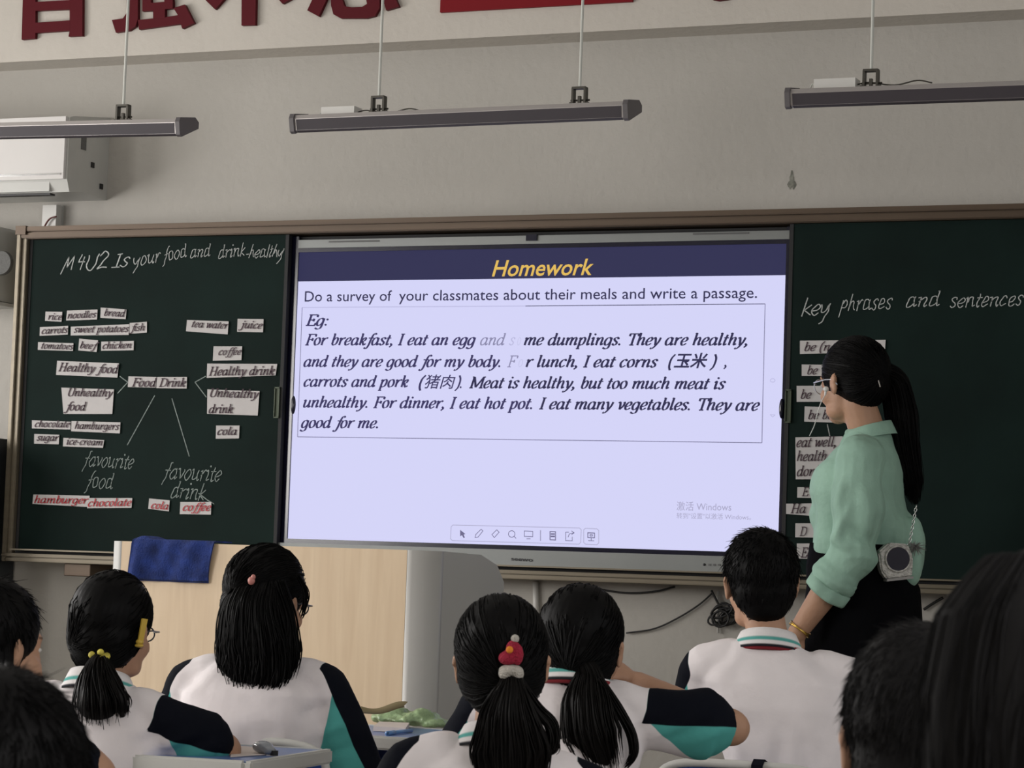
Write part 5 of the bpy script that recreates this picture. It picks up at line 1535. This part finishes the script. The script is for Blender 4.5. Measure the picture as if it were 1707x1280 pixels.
# shirt
s = MB()
s.rings([(1.075, .145, .110, 0, .0), (1.095, .156, .122, 0, -.006), (1.14, .160, .130, 0, -.008), (1.19, .164, .130, 0, .0), (1.25, .168, .128, 0, .008), (1.31, .168, .118, 0, .0), (1.355, .145, .09, 0, -.012), (1.385, .10, .068, 0, -.02), (1.42, .063, .058, 0, -.020)], 36)
s.ell((0, -.105, 1.13), (.13, .060, .09)); s.ell((-.05, -.140, 1.10), (.055, .040, .10)); s.ell((.02, -.125, 1.08), (.06, .045, .08)); s.ell((0, .065, 1.195), (.125, .074, .075))
for s_ in (-1, 1):
    el = np.array(TA[s_][0]); wr = np.array(TA[s_][1]); cu = el*.66+wr*.34
    s.limb([(s_*.11, -.012, 1.345), (s_*.158, -.012, 1.335), (s_*.185, -.008, 1.22), el+(s_*.004, -.014, .015)], [.062, .068, .070, .068])
    s.limb([el+(0, -.010, .012), cu], [.066, .052])
    d = unit(wr-el); s.tube([cu-d*.045, cu-d*.03, cu+d*.012, cu+d*.020], [.054, .063, .063, .055], 26); s.tube([cu-d*.02, cu-d*.012, cu+d*.002, cu+d*.008], [.060, .068, .068, .060], 26)
me = fuse(s, .0055, 2); v, n = getv(me), getn(me)
dd = .0035*wob(v, 5, 26)+.0020*wob(v, 9, 60)
g = np.random.default_rng(3)
for (a0, a1) in (((-.22, .03, 1.30), (-.25, .03, 1.12)), ((-.23, -.03, 1.28), (-.26, -.05, 1.12)), ((-.24, .0, 1.22), (-.23, .06, 1.07)), ((-.20, -.07, 1.30), (-.16, -.13, 1.16)),
                 ((-.17, -.10, 1.28), (-.12, -.17, 1.12)), ((-.14, .13, 1.25), (-.16, .12, 1.10)), ((-.08, .16, 1.22), (-.10, .14, 1.08)), ((-.15, .10, 1.33), (-.06, .13, 1.36)),
                 ((-.25, .02, 1.16), (-.22, -.09, 1.10)), ((-.24, -.05, 1.20), (-.20, -.09, 1.05)), ((-.20, .06, 1.14), (-.24, .0, 1.09)), ((-.12, -.17, 1.16), (-.10, -.17, 1.03)), ((-.06, -.19, 1.15), (-.07, -.18, 1.02))):
    dd += g.choice([.009, -.008, .008])*folds(v, a0, a1, .008+.005*g.random(), 0)
setv(me, v+n*dd[:, None]*1.5); link('shirt', me, M['mint'], tea, True)
for s_ in (-1, 1):
    el = np.array(TA[s_][0]); wr = np.array(TA[s_][1]); cu = el*.62+wr*.38; d = unit(wr-el)
    mb = MB(); bx = unit(np.cross(d, (1, 0, 0))); by = np.cross(d, bx); N_ = 40; V = []
    prof = [(-.030, .056), (-.034, .064), (-.030, .068), (-.006, .069), (-.001, .066), (.001, .064), (.003, .070), (.030, .069), (.035, .066), (.033, .058), (.010, .052)]
    for k_ in range(N_):
        a = 2*PI*k_/N_; wv = .003*math.sin(a*3+1)+.002*math.sin(a*7)
        for t_, r_ in prof: V.append(cu+d*(t_+.004*math.sin(a*2+s_))+(bx*math.cos(a)+by*math.sin(a))*(r_*.85+wv))
    m_ = len(prof); f = [(k_*m_+q_, ((k_+1) % N_)*m_+q_, ((k_+1) % N_)*m_+q_+1, k_*m_+q_+1) for k_ in range(N_) for q_ in range(m_-1)]
    mb.add(V, f); link('rolled_cuff', mb.mesh(), M['mint'], tea, True)
# loose shirt collar lying open at the neck
cm = collar_mesh((0, -.016, 1.408), .057, .056, .026, open_=1.0); link('collar', cm, M['mint'], tea, True)
# skirt with soft pleats
rows = []; K = 72; V = []
zs = [1.115, 1.09, 1.05, 1.0, .94, .86, .74, .60, .45, .30, .20]; rx_ = [.150, .152, .160, .175, .188, .196, .205, .22, .235, .25, .258]; ry_ = [.135, .138, .143, .152, .158, .164, .175, .19, .205, .22, .228]
for z, a_, b_ in zip(zs, rx_, ry_):
    for j in range(K):
        t = 2*PI*j/K; pl = 1+.035*np.clip((1.1-z)*1.5, 0, 1)*math.sin(t*12+2*math.sin(t))
        V.append((a_*pl*math.cos(t), -.004-.012*(1 if z < 1.05 else 0)+b_*pl*math.sin(t), z))
f = [(i*K+j, i*K+(j+1) % K, (i+1)*K+(j+1) % K, (i+1)*K+j) for i in range(len(zs)-1) for j in range(K)]
f.append(tuple(range(K))); link('skirt', MB().add(V, f).mesh(), M['skirt'], tea, True)
for s_ in (-1, 1): link('shoe', MB().ell((s_*.085, .045, .036), (.040, .12, .036)).mesh(), M['shoe'], tea, True)
# hair
parts = [cap_blob(ht, 'up', .0055), cap_strands(ht, (0, -.118, .01), 700, 5, .0008, 'up')]
link('hair', join(parts), M['hair'], tea, True)
q = lambda x, y, d=7.2: loc_of(tea, x, y, d)
tail(tea, ht, [q(1470, 618, 7.22), q(1490, 640, 7.22), q(1502, 690, 7.20), q(1510, 750, 7.19), q(1519, 800, 7.18), q(1527, 840, 7.18)], [.030, .042, .045, .038, .031, .014], 700, 6, 'hair', fray=.12, core=.86)
link('hair_pin', MB().tube([q(1464, 634, 7.10), q(1467, 645, 7.10)], .002, 6).mesh(), M['chrome'], tea)
glasses(ht, tea, M['glasses'], .024, .020)
# ear phone and cord
e0 = ht.p((-.090, .008, -.020)); mb = MB(); mb.ell(e0, (.0075, .0075, .0075)); mb.cone(e0, e0+ht.R@np.array((0, .004, -.014)), .0035, .003)
eb = link('earphone', mb.mesh(), M['earbud'], tea, True)
P = cr([e0+(0, 0, -.012), e0+(0, .012, -.035), e0+(.004, .022, -.065), e0+(.02, .030, -.095), e0+(.04, .045, -.125)], 6)
link('cord', MB().tube(P, .0012, 5).mesh(), M['earbud'], eb, True)
# gold bracelet
el, wr = np.array(TA[-1][0]), np.array(TA[-1][1]); d = unit(wr-el); bx = unit(np.cross(d, (0, 0, 1))); by = np.cross(d, bx); c = wr-d*.012
mb = MB(); mb.tube([c+.0305*(math.cos(a)*bx+math.sin(a)*by)+d*.006*math.cos(a) for a in [2*PI*i/24 for i in range(24)]], .0028, 6, closed=True)
mb.tube([c-d*.008+.0315*(math.cos(a)*bx+math.sin(a)*by) for a in [2*PI*i/24 for i in range(24)]], .0012, 6, closed=True)
link('bracelet', mb.mesh(), M['gold'], tea, True)

# ---- shoulder bag at her hip
bc = at(1491, 934, 6.98)
bag = thing('shoulder_bag', 'small silver angular bag with round black window hanging at the teacher\'s hip', 'bag', bc, TH0-math.radians(-6))
poly = [(-.048, .020), (-.020, .046), (.030, .044), (.046, .010), (.044, -.042), (-.022, -.052), (-.040, -.030)]
me = MB().prism(poly, (0, -.02, 0), (1, 0, 0), (0, 0, 1), (0, .04, 0)).mesh()
bm = bmesh.new(); bm.from_mesh(me); bmesh.ops.bevel(bm, geom=bm.edges[:], offset=.005, segments=3, affect='EDGES'); bm.to_mesh(me); bm.free()
link('bag_body', me, M['bag'], bag)
link('round_window', MB().tube([(.004, -.0235, .004), (.004, -.018, .004)], [.031, .031], 32).mesh(), M['blackglass'], bag)
link('window_ring', MB().tube([(.004+.033*math.cos(a), -.022, .004+.033*math.sin(a)) for a in [2*PI*i/32 for i in range(32)]], .003, 8, closed=True).mesh(), M['bag'], bag, True)
link('bag_base', MB().prism([(-.024, -.056), (.046, -.046), (.046, -.040), (-.024, -.050)], (0, -.023, 0), (1, 0, 0), (0, 0, 1), (0, .046, 0)).mesh(), M['bagside'], bag)
a0, a1 = rotz(-bag.rotation_euler[2])@(at(1516, 905, 6.99)-bc), rotz(-bag.rotation_euler[2])@(at(1527, 845, 7.0)-bc)
mb = MB(); n_ = 13
for i in range(n_):
    c = a0*(1-i/(n_-1))+a1*(i/(n_-1)); ax = (1, 0, 0) if i % 2 else (0, 1, 0)
    ax = np.array(ax, float); dd_ = unit(a1-a0)
    mb.tube([c+.0035*math.cos(a)*ax+.0055*math.sin(a)*dd_ for a in [2*PI*j/10 for j in range(10)]], .0011, 5, closed=True)
mb.tube([np.array((.03, 0, .04)), a0], .0015, 5)
link('chain_strap', mb.mesh(), M['chrome'], bag, True)
g = np.random.default_rng(8); fc = rotz(-bag.rotation_euler[2])@(at(1526, 912, 6.99)-bc)
n_ = 160; P = np.zeros((n_, 5, 3)); dr = g.normal(size=(n_, 3)); dr[:, 2] *= .5; dr /= np.linalg.norm(dr, axis=1)[:, None]; Ls = g.uniform(.015, .032, n_)
for j in range(5): P[:, j] = fc+dr*(Ls*j/4)[:, None]+np.array([0, 0, -.006])*(j/4)**2
link('fur_pompom', strands(P, np.tile(np.array([.0008, .0008, .0007, .0005, .0002]), (n_, 1))), mat('grey_fur', (.25, .25, .24), .8), bag)


# ================================================================== CHAIRS AND DESKS
def sup(w, h, n=36, e=.38):
    out = []
    for i in range(n):
        a = 2*PI*i/n; c_, s_ = math.cos(a), math.sin(a)
        out.append((w*math.copysign(abs(c_)**e, c_), h*math.copysign(abs(s_)**e, s_)))
    return out


def chair(x, y, rz, label, ztop=.765):
    t = thing('school_chair', label, 'chair', (x, y, 0), rz, 'blue school chairs')
    P = sup(.19, .095, e=.46); zc_ = ztop-.10
    V = [(a, -.20-.018*math.cos(a/.19*1.3)+.0, zc_+b) for a, b in P]; V2 = [(a, b+.008, c) for a, b, c in V]
    n = len(P); f = [tuple(range(n))[::-1], tuple(range(n, 2*n))]+[(i, (i+1) % n, n+(i+1) % n, n+i) for i in range(n)]
    link('backrest', MB().add(V+V2, f).mesh(), M['blueplastic'], t)
    link('backrest_rim', MB().tube([(a, b+.004, c) for a, b, c in V], .0095, 8, closed=True).mesh(), M['deskwhite'], t, True)
    link('seat', MB().prism(sup(.19, .18), (0, .0, .420), (1, 0, 0), (0, 1, 0), (0, 0, .012)).mesh(), M['blueplastic'], t)
    for s_ in (-1, 1):
        link('leg', MB().tube(cr([(s_*.16, -.21, zc_-.03), (s_*.165, -.20, .50), (s_*.17, -.17, .40), (s_*.185, -.20, .012)], 6), .011, 8).mesh(), M['steel'], t, True)
        link('leg', MB().tube([(s_*.17, .15, .415), (s_*.185, .17, .012)], .011, 8).mesh(), M['steel'], t, True)
        link('seat_rail', MB().tube([(s_*.165, -.17, .41), (s_*.165, .15, .41)], .010, 8).mesh(), M['steel'], t, True)
    return t


def person_xy(r, dx, dy):
    p = np.array(r.location)+rotz(r.rotation_euler[2])@np.array([dx, dy, 0]); return p


c7 = person_xy(p7, 0, -.05); c4_ = person_xy(p4, 0, -.05)
cx7 = at(1236, 1268, 5.43)
ch7 = chair(cx7[0], cx7[1]+.215, 0, 'blue plastic school chair with white rim behind the boy, dark strap over it', .735)
cx4 = at(408, 1231, 5.62)
ch4 = chair(cx4[0], cx4[1]+.215, 0, 'blue plastic school chair with white rim behind the long-haired girl', cx4[2]+.002)
ch7.location[2] = 0
zt7 = cx7[2]
for o_ in list(ch7.children):
    pass
# strap of a school bag over the boy's chair
sb = thing('school_bag', 'dark school bag hung by its strap on the blue chair behind the boy', 'bag', (cx7[0]+.01, cx7[1], .40))
link('bag_body', MB().box((0, -.075, .08), (.26, .11, .30)).mesh(), M['navy'], sb)
zz = .735-.40
P = [(.028, -.022, .20), (.028, -.018, zz-.03), (.028, -.016, zz-.002), (.028, 0, zz+.009), (.028, .018, zz+.004), (.028, .03, zz-.05)]
mb = MB()
for a, b in zip(P[:-1], P[1:]):
    a, b = np.array(a), np.array(b); wv = np.array([.012, 0, 0]); nn = unit(np.cross(b-a, wv))*.003
    mb.add([a-wv, a+wv, b+wv, b-wv, a-wv+nn, a+wv+nn, b+wv+nn, b-wv+nn], [(0, 1, 2, 3), (7, 6, 5, 4), (0, 4, 5, 1), (2, 6, 7, 3), (1, 5, 6, 2), (0, 3, 7, 4)])
link('strap', mb.mesh(), M['navy'], sb)


def desk(xr, yf, zt_, wd, dp, label, rz=0.0):
    """xr: right far corner x, yf: far edge y"""
    t = thing('school_desk', label, 'desk', (xr-wd/2, yf-dp/2, 0), rz, 'blue-topped school desks')
    link('desk_top', MB().box((0, 0, zt_-.004), (wd-.03, dp-.03, .010)).mesh(), M['deskblue'], t)
    mb = MB()
    for s_ in (-1, 1):
        mb.box((s_*(wd/2-.009), 0, zt_-.012), (.018, dp, .030)); mb.box((0, s_*(dp/2-.009), zt_-.012), (wd-.036, .018, .030))
    me = mb.mesh(); bm = bmesh.new(); bm.from_mesh(me); bmesh.ops.bevel(bm, geom=bm.edges[:], offset=.004, segments=2, affect='EDGES'); bm.to_mesh(me); bm.free()
    link('edge_band', me, M['deskwhite'], t)
    mb = MB(); mb.box((0, 0, zt_-.15), (wd-.10, dp-.06, .006)); mb.box((0, dp/2-.04, zt_-.09), (wd-.1, .006, .12))
    for s_ in (-1, 1): mb.box((s_*(wd/2-.05), 0, zt_-.09), (.006, dp-.06, .12))
    link('book_tray', mb.mesh(), M['blueplastic'], t)
    for s_ in (-1, 1):
        link('leg', MB().tube([(s_*(wd/2-.06), 0, zt_-.03), (s_*(wd/2-.06), 0, .03)], .018, 10).mesh(), M['steel'], t, True)
        link('foot', MB().box((s_*(wd/2-.06), 0, .016), (.035, dp-.02, .030)).mesh(), M['steel'], t)
    return t


cA = at(563, 1251, 5.48)
dkA = desk(cA[0]+.02, cA[1]-.03, cA[2], .46, .45, 'blue-topped school desk with white edge, between the two leftmost girls', math.radians(7))
cB = at(625, 1229, 5.95)
dkB = desk(cB[0]+.30, cB[1]+.40, cB[2], .62, .40, 'blue-topped school desk beyond the long-haired girl, green bag on it')


def plane_pt(px, py, z):
    d = RT*(px-853.5)/FPX - UP*(py-640)/FPX + FW
    return CAM+d*((z-CAM[2])/d[2])


zA = cA[2]+.001
Q = [plane_pt(x, y, zA) for x, y in ((388, 1244), (430, 1247), (444, 1259), (384, 1263))]
V = [p+np.array([0, 0, .001]) for p in Q]+[p+np.array([0, 0, .0025]) for p in Q]
tag(link('paper_sheet', MB().add(V, [(3, 2, 1, 0), (4, 5, 6, 7), (0, 1, 5, 4), (1, 2, 6, 5), (2, 3, 7, 6), (3, 0, 4, 7)]).mesh(), M['sheet']), 'sheet of pale paper on the left desk under the clear gadget', 'paper')
c = plane_pt(438, 1258, zA)
gd = thing('correction_tape', 'clear grey plastic correction tape dispenser on the left desk', 'stationery', c, -.35)
mb = MB(); mb.ell((0, 0, .015), (.028, .016, .013)); mb.ell((.020, -.002, .010), (.018, .012, .009)); link('shell', fuse(mb, .003, 1), M['clear'], gd, True)
link('tape_spool', MB().tube([(-.004, -.012, .016), (-.004, .012, .016)], .009, 16).mesh(), M['whiteplastic'], gd, True)
link('tip', MB().box((.036, -.002, .006), (.010, .012, .010)).mesh(), M['black'], gd)
zBt = cB[2]+.001
Q = [plane_pt(x, y, zBt) for x, y in ((622, 1219), (676, 1222), (682, 1213), (632, 1211))]
V = [p+np.array([0, 0, .001]) for p in Q]+[p+np.array([0, 0, .012]) for p in Q]
nb = link('notebook', MB().add(V, [(3, 2, 1, 0), (4, 5, 6, 7), (0, 1, 5, 4), (1, 2, 6, 5), (2, 3, 7, 6), (3, 0, 4, 7)]).mesh(), M['sheet']); tag(nb, 'open notebook of pale pages on the desk below the green bag', 'notebook')
a, b = plane_pt(645, 1226, zBt), plane_pt(686, 1221, zBt)
pn = thing('pen', 'light blue pen lying on the desk beside the notebook', 'pen', (a+b)/2); L = (a+b)/2
link('barrel', MB().tube([a-L+(0, 0, .005), b-L+(0, 0, .005)], .0045, 8).mesh(), M['penblue'], pn, True)
link('cap', MB().tube([a-L+(0, 0, .005), (a-L)*.4+(0, 0, .005)], .0055, 8).mesh(), M['penblue'], pn, True)
# green plastic bag: a crumpled heap
c = plane_pt(640, 1213, zBt)+np.array([0, .12, 0])
mb = MB(); mb.ell((0, 0, .016), (.085, .06, .016)); mb.ell((.035, .0, .020), (.05, .05, .020)); mb.ell((-.03, .01, .022), (.05, .05, .020)); mb.ell((.08, .0, .010), (.04, .04, .012))
me = fuse(mb, .004, 1); v, n = getv(me), getn(me); dsp = .006*wob(v, 2, 110)+.007*(.35-np.abs(wob(v, 8, 130))); v = v+n*dsp[:, None]; v[:, 2] = np.maximum(v[:, 2], .001); setv(me, v)
o = link('plastic_bag', me, M['greenbag'], None, True); o.location = c; tag(o, 'crumpled pale green plastic bag on the desk in front of the podium', 'bag')
# curled kraft paper edge lying over the bag
V = []
for i in range(16):
    u_ = i/15; pA = at(602+78*u_, 1177+5*math.sin(u_*5.5)-4*u_, 6.28); V += [pA, pA+np.array([0, -.02, -.012+.004*math.sin(u_*7)]), pA+np.array([0, -.015, -.016+.004*math.sin(u_*7)])]
me = MB().add(V, [(i*3+j, i*3+3+j, i*3+4+j, i*3+1+j) for i in range(15) for j in (0, 1)]).mesh()
tag(link('kraft_paper', me, M['kraft'], None, True), 'narrow curled brown paper lying over the green plastic bag', 'paper')
